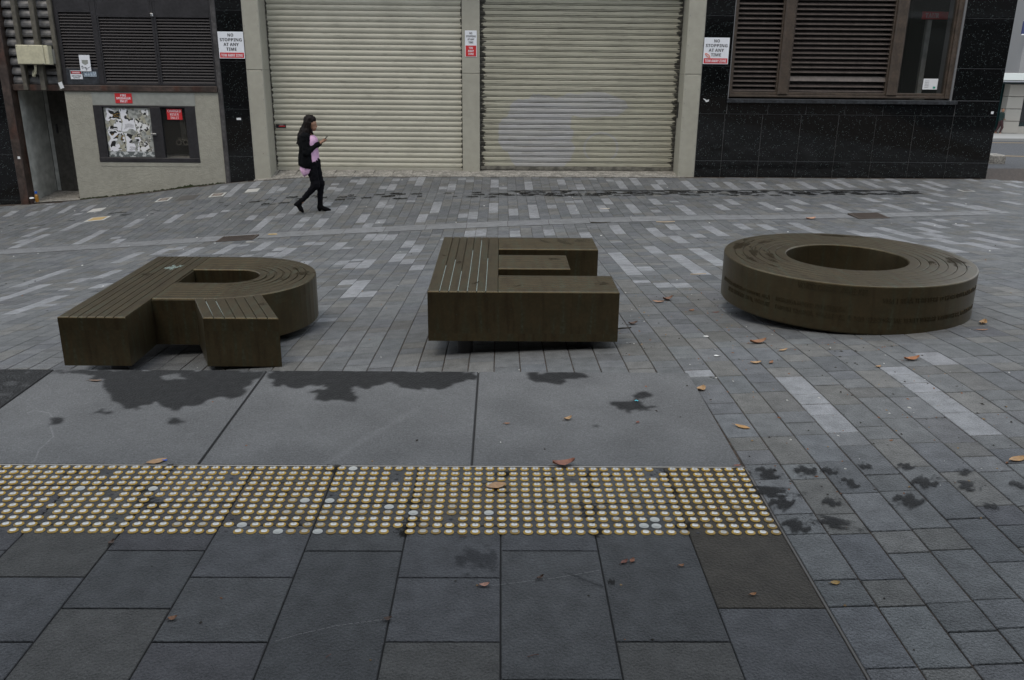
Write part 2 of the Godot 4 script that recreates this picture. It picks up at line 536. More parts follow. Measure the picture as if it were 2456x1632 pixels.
func gy(x: float, z: float) -> float:
	var key := roundi(x * 1000.0)
	if not colmemo.has(key):
		var c := []
		for r in GY:
			c.append(herm(XS, r, key / 1000.0))
		colmemo[key] = c
	return herm(ZS, colmemo[key], z)
func gp(x: float, z: float, up := 0.0) -> Vector3:
	return Vector3(x, gy(x, z) + up, z)
var LIGHT := [-201,-1740,-1715,-201,-1687,-1631,-217,-1673,-1647,-169,-1747,-1718,-152,-1757,-1673,-104,-1662,-1636,-88,-1683,-1627,-73,-1747,-1724,-56,-1730,-1702,-8,-1730,-1649,9,-1657,-1632,58,-1707,-1626,-199,-1541,-1481,-183,-1501,-1472,-103,-1517,-1422,-133,-1413,-1348,-118,-1404,-1373,-54,-1402,-1370,-37,-1417,-1355,-5,-1493,-1400,28,-1433,-1370,60,-1468,-1342,-195,-1385,-1354,-52,-1266,-1217,-20,-1271,-1219,13,-1251,-1197,-167,-1263,-1239,121,-1731,-1678,155,-1681,-1627,185,-1755,-1731,217,-1733,-1711,235,-1719,-1636,267,-1750,-1670,312,-1730,-1679,301,-1685,-1610,364,-1721,-1611,189,-1524,-1457,140,-1508,-1480,92,-1461,-1426,124,-1459,-1363,173,-1445,-1380,220,-1458,-1359,270,-1514,-1445,252,-1390,-1361,301,-1434,-1334,160,-1266,-1186,112,-1215,-1165,208,-1233,-1143,255,-1260,-1208,271,-1161,-1124,65,-1251,-1198,412,-1702,-1650,444,-1708,-1626,494,-1718,-1631,509,-1708,-1684,542,-1686,-1628,590,-1718,-1632,638,-1718,-1629,672,-1744,-1650,719,-1735,-1670,400,-1508,-1440,366,-1445,-1379,448,-1469,-1371,480,-1427,-1362,514,-1503,-1436,544,-1440,-1339,629,-1518,-1458,337,-1252,-1195,304,-1228,-1134,385,-1244,-1186,431,-1254,-1142,469,-1163,-1094,721,-1733,-1639,788,-1759,-1706,846,-1737,-1650,817,-1694,-1601,757,-1665,-1606,773,-1654,-1625,789,-1576,-1517,631,-1518,-1456,661,-1516,-1489,643,-1436,-1343,728,-1518,-1456,742,-1442,-1346,691,-1378,-1348,771,-1400,-1304,593,-1374,-1344,925,-1601,-1551,852,-1460,-1403,998,-1710,-1653,638,-1256,-1231,608,-1233,-1175,641,-1196,-1171,528,-1190,-1062,496,-1134,-1030,622,-1120,-1025,575,-1179,-1117,560,-1122,-1059,541,-1069,-1001,591,-1061,-1026,587,-1026,-962,554,-1015,-953,503,-1001,-931,-542,-1740,-1707,-510,-1743,-1641,-482,-1769,-1697,-431,-1696,-1641,-412,-1684,-1657,-312,-1699,-1684,-313,-1670,-1647,-298,-1660,-1634,-279,-1731,-1705,-265,-1742,-1689,-346,-1522,-1461,-297,-1543,-1511,-280,-1499,-1468,-265,-1512,-1451,-412,-1470,-1436,-392,-1454,-1347,-312,-1431,-1399,-294,-1414,-1347,-215,-1433,-1367,-389,-1248,-1163,-342,-1214,-1183,-329,-1254,-1174,-310,-1149,-1117,-294,-1136,-1107,-328,-1142,-1122,-280,-1182,-1145,-264,-1229,-1199,-249,-1223,-1198,-230,-1211,-1145,-196,-1038,-1003,-180,-1017,-989,-162,-1035,-982,-186,-1274,-1219,-950,-1712,-1675,-890,-1730,-1690,-842,-1716,-1671,-791,-1696,-1649,-797,-1508,-1434,-761,-1445,-1335,-736,-1535,-1466,-666,-1445,-1339,-622,-1516,-1451,-557,-1525,-1461,-511,-1507,-1476,-517,-1225,-1140,-484,-1246,-1193,-467,-1257,-1230,-438,-1237,-1165,-566,-1110,-985,-488,-1073,-1012,-500,-1022,-988,-446,-968,-937,-528,-993,-880,-473,-900,-795,-119,-1199,-1135,-104,-1151,-1082,-132,-1046,-1005,-113,-1021,-982,-97,-966,-929,-165,-1036,-966,-179,-1007,-974,-194,-1033,-1006,-142,-878,-780,-159,-888,-856,-176,-1268,-1213,-164,-1261,-1211,177,-1053,-983,130,-1006,-838,193,-971,-888,205,-885,-825,158,-893,-862,143,-790,-763,238,-1019,-879,231,-1149,-1074,173,-784,-759,162,-468,-384,239,-480,-375,122,-487,-474,267,-507,-480]

# ------------------------------------------------------------------ street paving
const CW := 0.162
func brick_into(mb: MB, x0: float, x1: float, z0: float, z1: float, lift: float, e: float) -> void:
	# z0 far (more negative), z1 near
	var a := gp(x0, z1, lift)
	var b := gp(x1, z1, lift)
	var c := gp(x1, z0, lift)
	var d := gp(x0, z0, lift)
	var dn := Vector3(0, -0.03, 0)
	var ed := Vector3(0, -e, 0)
	var ex := Vector3(e, 0, 0)
	var ez := Vector3(0, 0, e)
	var top := [a + ex - ez, b - ex - ez, c - ex + ez, d + ex + ez]
	var rim := [a + ed, b + ed, c + ed, d + ed]
	mb.poly(top)
	for k in 4:
		var j := (k + 1) % 4
		mb.poly([rim[k], rim[j], top[j], top[k]])
		mb.poly([rim[k] + dn, rim[j] + dn, rim[j], rim[k]])

func street() -> void:
	var root := structure("street_paving")
	# the bed of sandy joint filling that shows between the bricks
	var bed := MB.new()
	var zs := []
	var z := -19.4
	while z < -1.2:
		zs.append(z); z += 0.35
	zs.append(-1.2)
	var xs := []
	for k in range(-34, 35):
		xs.append(k * 0.35)
	for i in zs.size() - 1:
		for j in xs.size() - 1:
			var x0: float = xs[j]
			var x1: float = xs[j + 1]
			if zs[i] > -4.5 and x1 < 0.9:
				continue
			bed.poly([gp(x0, zs[i + 1], -0.0055), gp(x1, zs[i + 1], -0.0055), gp(x1, zs[i], -0.0055), gp(x0, zs[i], -0.0055)])
	part(root, "joint_bed", bed.mesh(M.joint))
	# light runs by column
	var runs := {}
	for k in range(0, LIGHT.size(), 3):
		var ci := floori((LIGHT[k] / 100.0 + 0.034) / CW)
		if not runs.has(ci):
			runs[ci] = []
		runs[ci].append([LIGHT[k + 1] / 100.0, LIGHT[k + 2] / 100.0])
	rng.seed = 77
	var tone := noise(5, 0.35, 3)
	var all := []
	for ci in range(-74, 76):
		var x0 := -0.034 + ci * CW
		var x1 := x0 + CW
		var zf := -17.62
		if x0 > 9.9:
			zf = -17.45
		var lights: Array = runs.get(ci, [])
		lights.sort_custom(func(p, q): return p[0] < q[0])
		var zc := zf + rng.randf() * 0.1
		var li := 0
		var channel := x0 < 7.3
		while zc < -1.9:
			var run_end := -99.0
			while li < lights.size() and lights[li][1] < zc + 0.08:
				li += 1
			var lightrun := false
			var stop := 0.0
			if li < lights.size():
				if lights[li][0] <= zc + 0.09:
					lightrun = true
					run_end = lights[li][1]
				else:
					stop = lights[li][0]
			var ln := 0.152 if rng.randf() < 0.62 else 0.304
			var ze := zc + ln
			if lightrun and ze > run_end - 0.09:
				ze = run_end
			if not lightrun and li < lights.size() and ze > stop - 0.09:
				ze = stop
			ze = max(ze, zc + 0.07)
			if channel:
				if zc < -13.25 and ze > -13.32:
					ze = -13.25
				elif zc >= -13.26 and zc < -12.9:
					zc = -12.84
					continue
			var lim: float = -0.70 * ze + 0.7
			if absf(x0) < lim or absf(x1) < lim:
				var skip: bool = ze > -4.60 and x0 < 1.06
				if not skip and ze > -4.69 and x0 < 1.09 and zc > -4.8:
					skip = true
				var zn := ze
				if zc < -4.70 and ze > -4.70 and x0 < 1.09:
					zn = -4.705
				if x0 < 1.098 and zc > -4.70:
					skip = true
				if not skip:
					var l := lightrun or (zc < -6.5 and rng.randf() < 0.015)
					all.append([x0, x1, zc, zn, l])
			zc = ze
	# biggest in the picture first
	for b in all:
		var d := Vector2((b[0] + b[1]) * 0.5, b[3]).length()
		b.append((b[3] - b[2]) / pow(d, 3.0))
	all.sort_custom(func(p, q): return p[5] > q[5])
	var rest := MB.new()
	var jz := 0.0028
	for k in all.size():
		var b: Array = all[k]
		var t := tone.get_noise_2d(b[0], b[2]) * 0.5 + 0.5
		var near := clampf((b[2] + 9.0) / 5.0, 0.0, 1.0)
		var g := 0.212 + 0.06 * (rng.randf() - 0.5) + 0.045 * (t - 0.5)
		var c := Color(g * 0.965, g * 1.0, g * 1.025)
		var q := rng.randf()
		if q < 0.22:
			c = Color(g * 1.0, g * 1.0, g * 0.965)
		elif q < 0.4:
			c = Color(g * 0.86, g * 0.90, g * 0.95)
		if b[4]:
			var w := rng.randf_range(0.34, 0.41)
			c = Color(w * 0.97, w, w * 1.045)
		var gapx := 0.0021 + (0.0010 if b[2] > -6.5 else 0.0)
		var lift := rng.randf_range(-0.0014, 0.0014)
		var mb := rest
		if k < 300:
			mb = MB.new()
		mb.col = c
		brick_into(mb, b[0] + gapx, b[1] - gapx, b[2] + 0.0016, b[3] - 0.0016, lift, 0.0028)
		if k < 300:
			part(root, "brick", mb.mesh(M.brick))
	var o := part(root, "brick_field", rest.mesh(M.brick))
	o.set_meta("kind", "stuff")
	# the stone drainage channel across the street
	rng.seed = 12
	var x := -12.0
	while x < 7.2:
		var w := 0.62
		var g0 := (x > -4.23 and x < -3.66) or (x + w > -4.23 and x + w < -3.66) or (x < -4.23 and x + w > -3.66)
		var g1 := (x > 5.3 and x < 5.75) or (x + w > 5.3 and x + w < 5.75)
		var x1 := x + w
		if g0:
			if x < -4.23:
				x1 = -4.23
			else:
				x = -3.66
				continue
		elif g1:
			if x < 5.3:
				x1 = 5.3
			else:
				x = 5.78
				continue
		var mb := MB.new()
		var g := rng.randf_range(0.26, 0.30)
		mb.col = Color(g * 0.97, g, g * 1.03)
		var za := -13.25
		var cuts := 4
		for k in cuts:
			var t0 := float(k) / cuts
			var t1 := float(k + 1) / cuts
			var f0 := za + 0.40 * t0
			var f1 := za + 0.40 * t1
			var d0 := 0.003 - 0.005 * sin(t0 * PI)
			var d1 := 0.003 - 0.005 * sin(t1 * PI)
			mb.poly([gp(x + 0.003, f1, d1), gp(x1 - 0.003, f1, d1), gp(x1 - 0.003, f0, d0), gp(x + 0.003, f0, d0)])
		mb.poly([gp(x + 0.003, -12.85, -0.03), gp(x1 - 0.003, -12.85, -0.03), gp(x1 - 0.003, -12.85), gp(x + 0.003, -12.85)])
		part(root, "channel_stone", mb.mesh(M.channel))
		x = x1

# a thin film that follows the street or lies flat, with a ragged rim
func film(parent: Node, called: String, cx: float, cz: float, sx: float, sz: float, m: Material, turn := 0.0, flat := NAN, up := 0.004) -> void:
	var mb := MB.new()
	var k := 4
	for i in k:
		for j in k:
			var q := []
			var uv := []
			for e in [[0, 1], [1, 1], [1, 0], [0, 0]]:
				var a := Vector2((i + e[0]) / float(k), (j + e[1]) / float(k))
				var p := ((a - Vector2(0.5, 0.5)) * Vector2(sx, sz)).rotated(turn)
				var w := Vector3(cx + p.x, 0, cz + p.y)
				w.y = (gy(w.x, w.z) if is_nan(flat) else flat) + up
				q.append(w)
				uv.append(a)
			mb.poly(q, uv)
	part(parent, called, mb.mesh(m))

# ------------------------------------------------------------------ terrace
var S1 := [-2493,-4655,-2386,-4628,-2292,-4615,-2257,-4560,-2180,-4493,-2099,-4351,-2016,-4240,-1932,-4170,-1873,-4112,-1824,-4124,-1801,-4207,-1761,-4195,-1690,-4126,-1625,-4120,-1554,-4174,-1484,-4271,-1389,-4297,-1358,-4386,-1356,-4518,-1349,-4681,-1544,-4695,-1946,-4695]
var S2 := [-1307,-4693,-1302,-4574,-1226,-4466,-1083,-4429,-1008,-4483,-957,-4470,-944,-4405,-1015,-4378,-995,-4327,-952,-4254,-874,-4231,-775,-4244,-781,-4368,-815,-4459,-708,-4421,-651,-4501,-606,-4529,-559,-4462,-497,-4424,-358,-4413,-237,-4480,-210,-4535,-126,-4563,-125,-4695,-712,-4695]
var S3 := [147,-4629,178,-4675,432,-4685,489,-4640,426,-4599,383,-4557,311,-4515,213,-4535,166,-4581]
var S4 := [597,-4201,582,-4237,648,-4237,720,-4287,748,-4350,812,-4390,806,-4326,754,-4263,734,-4191,824,-4180,834,-4156,783,-4156,705,-4120,668,-4120,640,-4178]
var SMALL := [[451,-3935,488,-3957,502,-3940,475,-3919],[-2188,-3911,-2203,-3986,-2145,-4008,-2131,-3943,-2151,-3895],[-2045,-4038,-1995,-4106,-1967,-4061],[-1646,-3981,-1586,-4008,-1572,-3943,-1578,-3886,-1607,-3956]]
var HOLE := [-1898,-4565,-1874,-4607,-1775,-4637,-1773,-4545,-1828,-4533]
var VEIN := [[-2062,-3511,-2102,-3636,-2105,-3779,-2174,-3890,-2203,-3986,-2267,-4062,-2354,-4095,-2372,-4061],[-764,-3504,-625,-3784,-422,-4130]]

func loop2(a: Array) -> PackedVector2Array:
	var o := PackedVector2Array()
	for k in range(0, a.size(), 2):
		o.append(Vector2(a[k], a[k + 1]) / 1000.0)
	return o

func slab_material(key: String, x0: float, x1: float, soaked: bool) -> StandardMaterial3D:
	var s := 320
	var img := Image.create(s, s, false, Image.FORMAT_RGB8)
	var rgh := Image.create(s, s, false, Image.FORMAT_RGB8)
	var warp := noise(201, 7.0, 4)
	var fine := noise(202, 90.0, 3)
	var big := noise(203, 1.6, 4)
	var wet := []
	for a in [S1, S2, S3, S4] + SMALL:
		wet.append(loop2(a))
	var hole := loop2(HOLE)
	var veins := []
	for a in VEIN:
		veins.append(loop2(a))
	var mask := PackedFloat32Array()
	mask.resize(s * s)
	for j in s:
		for i in s:
			var p := Vector2(lerpf(x0, x1, (i + 0.5) / s), lerpf(-4.69, -3.49, (j + 0.5) / s))
			var q := p + Vector2(warp.get_noise_2d(p.x, p.y), warp.get_noise_2d(p.x + 9.0, p.y)) * 0.045 + Vector2(fine.get_noise_2d(p.x, p.y), fine.get_noise_2d(p.x, p.y + 5.0)) * 0.012
			var w := 0.0
			for a in wet:
				if Geometry2D.is_point_in_polygon(q, a):
					w = 1.0
					break
			if w > 0 and Geometry2D.is_point_in_polygon(q, hole):
				w = 0.15
			if p.y < -4.62 and warp.get_noise_2d(p.x * 2.0, p.y * 6.0) > -0.05 and p.x < -1.3:
				w = max(w, 0.6 + 0.4 * fine.get_noise_2d(p.x * 2.0, p.y * 2.0))
			if soaked:
				w = 1.0 if warp.get_noise_2d(p.x * 0.8, p.y * 0.8) > -0.34 else 0.55
			mask[j * s + i] = w
	# the damp creeps outwards into the stone
	for pass_ in 2:
		for ax in 2:
			var out := mask.duplicate()
			for j in s:
				for i in s:
					var t := 0.0
					for d in [-2, -1, 0, 1, 2]:
						t += mask[j * s + clampi(i + d, 0, s - 1)] if ax == 0 else mask[clampi(j + d, 0, s - 1) * s + i]
					out[j * s + i] = t / 5.0
			mask = out
	for j in s:
		for i in s:
			var p := Vector2(lerpf(x0, x1, (i + 0.5) / s), lerpf(-4.69, -3.49, (j + 0.5) / s))
			var fn := fine.get_noise_2d(p.x, p.y)
			var w := clampf(mask[j * s + i] * 1.15 + 0.22 * fn * (1.0 if mask[j * s + i] > 0.02 else 0.0), 0.0, 1.0)
			w *= 0.9 + 0.1 * warp.get_noise_2d(p.x * 2.0, p.y * 2.0)
			var b := 0.362 + 0.03 * big.get_noise_2d(p.x, p.y) + 0.03 * fine.get_noise_2d(p.x * 1.6, p.y * 1.6) + (rng.randf() + rng.randf() - 1.0) * 0.05
			var v := 0.0
			for a: PackedVector2Array in veins:
				for k in a.size() - 1:
					var dd := Geometry2D.get_closest_point_to_segment(p, a[k], a[k + 1]).distance_to(p) + 0.004 * fn
					var wid := 0.006 if a.size() > 4 else 0.035
					var gain := 0.07 if a.size() > 4 else 0.03
					v = max(v, (1.0 - dd / wid) * gain)
			b += max(0.0, v)
			if fine.get_noise_2d(p.x * 4.0 + 3.0, p.y * 4.0) > 0.42:
				b += 0.05
			b = lerpf(b, 0.125 + 0.03 * fn, w)
			img.set_pixel(i, j, Color(b * 0.99, b * 1.0, b * 1.01))
			var rr := lerpf(0.74, 0.58 if not soaked else 0.3, w)
			rgh.set_pixel(i, j, Color(rr, rr, rr))
	var m := mat(key, Color(1, 1, 1), 1.0)
	m.albedo_texture = tex(img)
	m.roughness_texture = tex(rgh)
	m.normal_enabled = true
	m.normal_texture = M.tile.normal_texture
	m.normal_scale = 0.25
	m.metallic_specular = 0.25
	return m

func stud_mesh(kind: int) -> ArrayMesh:
	var am := ArrayMesh.new()
	var a := MB.new()
	var prof := [Vector2(0.0194, 0.0), Vector2(0.0192, 0.0016), Vector2(0.0140, 0.0044), Vector2(0.0122, 0.0047)]
	a.turn(prof, Vector3.ZERO, 14, false)
	a.into(am, [M.stud_yellow, M.stud_white, M.stud_dirty, M.stud_worn][kind])
	var b := MB.new()
	b.turn([Vector2(0.0124, 0.0047), Vector2(0.0118, 0.0057), Vector2(0.0070, 0.0060), Vector2(0.0004, 0.0061)], Vector3.ZERO, 14, false)
	b.into(am, [M.stud_steel, M.stud_white, M.stud_tarnish, M.stud_steel][kind])
	return am

func terrace() -> void:
	var root := structure("terrace")
	# bedding under everything, with its step down to the street
	var bed := MB.new()
	bed.box(Vector3(-6.2, -1.6, -4.685), Vector3(1.088, -0.006, 3.38))
	part(root, "bedding", bed.mesh(M.dark_joint))
	var xs := [-4.96, -3.75, -2.54, -1.33, -0.12, 1.09]
	for k in 5:
		var x0: float = xs[k] + (0.0035 if k > 0 else 0.0)
		var x1: float = xs[k + 1] - 0.0035
		var m: StandardMaterial3D
		if k == 0:
			m = slab_material("slab_soaked", x0, x1, true)
		elif k == 1:
			m = M.slab_soaked
		else:
			m = slab_material("slab_dry_%d" % k, x0, x1, false)
		var mb := MB.new()
		var a := Vector3(x0, 0, -3.494)
		var b := Vector3(x1, 0, -3.494)
		var c := Vector3(x1, 0, -4.692)
		var d := Vector3(x0, 0, -4.692)
		var e := 0.004
		var t := [a + Vector3(e, 0, -e), b + Vector3(-e, 0, -e), c + Vector3(-e, 0, e), d + Vector3(e, 0, e)]
		mb.poly(t, [Vector2(0, 1), Vector2(1, 1), Vector2(1, 0), Vector2(0, 0)])
		var r := [a, b, c, d]
		for i in 4:
			var j := (i + 1) % 4
			var q := Vector3(0, -e, 0)
			mb.poly([r[i] + q, r[j] + q, t[j], t[i]], [Vector2(0.02, 0.02), Vector2(0.03, 0.02), Vector2(0.03, 0.03), Vector2(0.02, 0.03)])
			var h := Vector3(0, -0.05 if i != 2 else -0.6, 0)
			mb.poly([r[i] + h, r[j] + h, r[j] + q, r[i] + q], [Vector2(0.02, 0.02), Vector2(0.05, 0.02), Vector2(0.05, 0.03), Vector2(0.02, 0.03)])
		part(root, "stone_slab", mb.mesh(m))
	# metal strips along the slab edge and along the terrace end
	pbox(root, "edge_strip", Vector3(-5.0, -0.02, -3.492), Vector3(1.09, 0.0008, -3.4845), M.edge_pale)
	pbox(root, "edge_strip", Vector3(1.0915, -0.05, -3.48), Vector3(1.0990, 0.0012, 1.5), M.edge_dull)
	# big tiles, laid in staggered columns
	var cx := [1.0915]
	while cx[-1] > -3.4:
		cx.append(cx[-1] - 0.3612)
	rng.seed = 5
	var known := {0: [-3.482, -2.457, -2.1], 1: [-3.482, -3.16, -2.283, -1.75], 2: [-3.482, -3.17, -2.8045, -2.109], 3: [-3.482, -3.33, -2.98, -2.6309, -2.2817, -1.93], 4: [-3.482, -3.155, -2.8001, -2.1], 5: [-3.482, -3.33, -2.98, -2.629, -2.2793, -1.93], 6: [-3.482, -3.155, -2.8, -2.4509, -2.1], 7: [-3.482, -3.3, -2.98, -2.629, -2.28, -1.93]}
	for k in cx.size() - 1:
		var zj: Array = known.get(k, []).duplicate()
		if zj.is_empty():
			zj = [-3.482, -3.3 + 0.175 * (k % 2), -2.8 - 0.17 * (k % 2)]
		while zj[-1] < 3.0:
			zj.append(zj[-1] + 0.35)
		for i in zj.size() - 1:
			var g := rng.randf_range(0.098, 0.128)
			var c := Color(g * 0.97, g, g * 1.05)
			if rng.randf() < 0.3:
				c = Color(g * 0.98, g * 0.97, g * 0.94)
			if k == 0 and i == 0:
				c = Color(0.086, 0.077, 0.066)
			var mb := MB.new()
			mb.col = c
			var x1: float = cx[k] - 0.0028
			var x0: float = cx[k + 1] + 0.0028
			if k == 0:
				x0 = cx[k + 1] + 0.001
			var z0: float = zj[i] + 0.002
			var z1: float = zj[i + 1] - 0.002
			mb.prism(PackedVector2Array([Vector2(x0, z1), Vector2(x1, z1), Vector2(x1, z0), Vector2(x0, z0)]), -0.04, rng.randf_range(-0.0008, 0.0004), 0.0025, false)
			part(root, "paving_tile", mb.mesh(M.tile))
	# pale veins and a dark scuff in the foreground tiles
	var vn := MB.new()
	rng.seed = 61
	for l in [[-0.693, -2.283, -0.628, -2.316, -0.519, -2.359, -0.362, -2.394], [-0.020, -2.581, 0.20, -2.628, 0.365, -2.676]]:
		for k in range(0, l.size() - 2, 2):
			var a := Vector2(l[k], l[k + 1])
			var b := Vector2(l[k + 2], l[k + 3])
			for i in 8:
				var p := a.lerp(b, i / 8.0) + Vector2(0, rng.randf_range(-0.0012, 0.0012))
				var q := a.lerp(b, (i + rng.randf_range(0.6, 1.0)) / 8.0)
				vn.poly([Vector3(p.x, 0.0013, p.y + 0.0007), Vector3(q.x, 0.0013, q.y + 0.0009), Vector3(q.x, 0.0013, q.y - 0.0006), Vector3(p.x, 0.0013, p.y - 0.0005)])
	part(root, "stone_vein", vn.mesh(M.vein))
	film(root, "scuff", 0.30, -2.617, 0.25, 0.028, M.damp_soft, 0.62, 0.0, 0.0016)
	film(root, "scuff", 0.392, -2.60, 0.04, 0.07, M.damp, 0.2, 0.0, 0.0022)
	film(root, "damp_dirt", -0.08, -2.74, 0.24, 0.26, M.damp_soft, 0.1, 0.0, 0.0016)
	# tactile studs: twelve rows
	rng.seed = 19
	var ym := stud_mesh(0)
	var wm := stud_mesh(1)
	var dm := stud_mesh(2)
	var om := stud_mesh(3)
	var white := {}
	for p in [Vector2(-1.74, -3.26), Vector2(-1.45, -3.265), Vector2(-0.62, -3.44), Vector2(-0.79, -3.155), Vector2(-0.67, -3.155), Vector2(-0.44, -3.105), Vector2(-0.35, -3.06), Vector2(-0.03, -3.06), Vector2(-0.97, -2.98), Vector2(-0.83, -2.935), Vector2(-0.69, -2.935), Vector2(0.6, -3.01), Vector2(0.565, -2.98), Vector2(0.61, -2.98)]:
		var j := roundi((p.y + 3.462) / 0.0481)
		var i := roundi((1.066 - p.x) / 0.0502)
		white[Vector2i(i, j)] = true
	var list := []
	for j in 12:
		for i in 78:
			var p := Vector3(1.066 - i * 0.0502 + rng.randf_range(-0.0022, 0.0022), 0.0006, -3.462 + j * 0.0481 + rng.randf_range(-0.0018, 0.0018))
			var gone := rng.randf() < 0.022 and not white.has(Vector2i(i, j))
			list.append([p, white.has(Vector2i(i, j)), gone])
	list.sort_custom(func(a, b): return (a[0] * Vector3(1, 0, 1)).length() < (b[0] * Vector3(1, 0, 1)).length())
	var rest_y := []
	var made := 0
	var hole := MB.new()
	for s in list:
		if s[2]:
			hole.turn([Vector2(0.0065, 0.0012), Vector2(0.0002, 0.0012)], s[0], 10, false)
			continue
		if made < 300:
			made += 1
			var o := part(root, "tactile_stud", wm if s[1] else [ym, ym, ym, dm, om, om][rng.randi() % 6], s[0])
			o.rotation.y = rng.randf() * TAU
			o.rotation.x = rng.randf_range(-0.012, 0.012)
		else:
			rest_y.append(s)
	# damp dirt gathered round studs and along the tile joints
	rng.seed = 23
	for k in 34:
		var px: Vector3 = list[rng.randi() % list.size()][0]
		if rng.randf() < 0.6:
			px.x = [0.369, 0.008, -0.354, -0.715, 0.73][rng.randi() % 5] + rng.randf_range(-0.02, 0.02)
		film(root, "damp_dirt", px.x, px.z, rng.randf_range(0.07, 0.13), rng.randf_range(0.06, 0.15), M.damp, rng.randf() * 3.0, 0.0, 0.0012)
	part(root, "stud_holes", hole.mesh(M.sign_black)).set_meta("kind", "stuff")
	var am := ArrayMesh.new()
	for pass_ in 3:
		var mb := MB.new()
		for s in rest_y:
			if pass_ == 0 and not s[1] or pass_ == 2 and s[1]:
				mb.turn([Vector2(0.0194, 0.0), Vector2(0.0192, 0.0016), Vector2(0.0140, 0.0044), Vector2(0.0122, 0.0047)], s[0], 14, false)
			if pass_ == 1 and not s[1] or pass_ == 2 and s[1]:
				mb.turn([Vector2(0.0124, 0.0047), Vector2(0.0118, 0.0057), Vector2(0.0070, 0.0060), Vector2(0.0004, 0.0061)], s[0], 14, false)
		mb.into(am, [M.stud_yellow, M.stud_steel, M.stud_white][pass_])
	part(root, "stud_field", am).set_meta("kind", "stuff")

# ------------------------------------------------------------------ bronze letters
func rect2(x0: float, x1: float, z0: float, z1: float) -> PackedVector2Array:
	# z0 far, z1 near
	return PackedVector2Array([Vector2(x0, z1), Vector2(x1, z1), Vector2(x1, z0), Vector2(x0, z0)])

const SOFT := 0.011
const HARD := 0.0018
func strip(t: Node3D, o: PackedVector2Array, y: float, ins: Array) -> void:
	var mb := MB.new()
	mb.rounded(o, y - 0.0105, y, ins, 0.0075)
	part(t, "top_strip", mb.mesh(M.bronze))

# edges of a strip across a face: the first and last strips are wider
func cuts(a: float, b: float, count: int) -> Array:
	var u := (b - a) / (count + 0.6)
	var r := [a]
	for k in count:
		r.append(r[-1] + u * (1.3 if k == 0 or k == count - 1 else 1.0))
	return r

func strips_x(t: Node3D, x0: float, x1: float, z0: float, z1: float, y: float, count := 7, open_right := false) -> void:
	# strips side by side across x, running along z; rect2 edges: near, right, far, left
	var c := cuts(x0, x1, count)
	for k in count:
		strip(t, rect2(c[k] + (0.0026 if k > 0 else 0.0), c[k + 1] - (0.0026 if k < count - 1 else 0.0), z0, z1), y, [SOFT, SOFT if k == count - 1 and not open_right else HARD, SOFT, SOFT if k == 0 else HARD])

func strips_z(t: Node3D, x0: float, x1: float, z0: float, z1: float, y: float, count := 7) -> void:
	var c := cuts(z0, z1, count)
	for k in count:
		strip(t, rect2(x0, x1, c[k] + (0.0026 if k > 0 else 0.0), c[k + 1] - (0.0026 if k < count - 1 else 0.0)), y, [SOFT if k == count - 1 else HARD, SOFT, SOFT if k == 0 else HARD, HARD])

func feet(t: Node3D, spots: Array, y1: float) -> void:
	for s in spots:
		var p: Vector3 = t.position
		var mb := MB.new()
		var y0 := gy(p.x + s[0], p.z + s[1]) - 0.01 - p.y
		mb.turn([Vector2(0.0, y0), Vector2(0.055, y0), Vector2(0.055, y1 + 0.002), Vector2(0.0, y1 + 0.002)], Vector3(s[0], 0, s[1]), 16)
		part(t, "foot", mb.mesh(M.dark_metal))

func letter_e() -> void:
	var at := Vector3(0.15, gy(0.15, -6.25), -6.25)
	var t := thing("letter_bench", "letter E shaped bronze bench with grooved top, between the other two letters", "bench", at, "bronze letter benches")
	var y1 := 0.284 - at.y
	var y0 := -0.052 - at.y
	var x0 := -0.466 - at.x
	var xs := -0.013 - at.x
	var xa := 0.770 - at.x
	var xb := 0.500 - at.x
	var zf := -5.400 - at.z
	var arms := [[-5.835 - at.z, zf, xa], [-6.467 - at.z, -6.03 - at.z, xb], [-7.115 - at.z, -6.672 - at.z, xa - 0.004]]
	var o := PackedVector2Array([Vector2(x0, zf), Vector2(xa, zf), Vector2(xa, arms[0][0]), Vector2(xs, arms[0][0]), Vector2(xs, arms[1][1]), Vector2(xb, arms[1][1]), Vector2(xb, arms[1][0]), Vector2(xs, arms[1][0]), Vector2(xs, arms[2][1]), Vector2(arms[2][2], arms[2][1]), Vector2(arms[2][2], arms[2][0]), Vector2(x0, arms[2][0])])
	var mb := MB.new()
	mb.prism(o, y0, y1 - 0.0105)
	part(t, "body", mb.mesh(M.bronze))
	strips_x(t, x0, xs - 0.0015, arms[2][0], zf, y1, 7, true)
	for a in arms:
		strips_z(t, xs + 0.0015, a[2], a[0], a[1], y1)
	feet(t, [[-0.38, -0.02 + 0.75], [0.42, 0.70], [-0.36, -0.65], [0.40, -0.68]], y0)
	var gr := cuts(x0, xs - 0.0015, 7)
	for v in [[1, -6.12], [2, -6.30], [3, -5.95], [4, -6.62], [5, -7.0], [6, -6.35]]:
		pbox(t, "verdigris_line", Vector3(gr[v[0]] - 0.0021, y1 - 0.0085, v[1] - at.z), Vector3(gr[v[0]] + 0.0021, y1 - 0.0022, -5.42 - at.z), M.verdigris_line)
	for f in [[-0.30, -6.2, 0.05, 0.1], [-0.42, -6.42, 0.04, 0.07], [0.52, -6.95, 0.34, 0.14], [0.66, -7.0, 0.16, 0.2], [0.40, -6.33, 0.13, 0.1], [0.68, -5.62, 0.14, 0.12], [0.12, -5.55, 0.1, 0.03], [-0.16, -5.62, 0.14, 0.04], [0.36, -6.97, 0.22, 0.08]]:
		film(t, "water_film", f[0] - at.x, f[1] - at.z, f[2], f[3], M.film, f[1] * 3.0, y1, 0.0012)

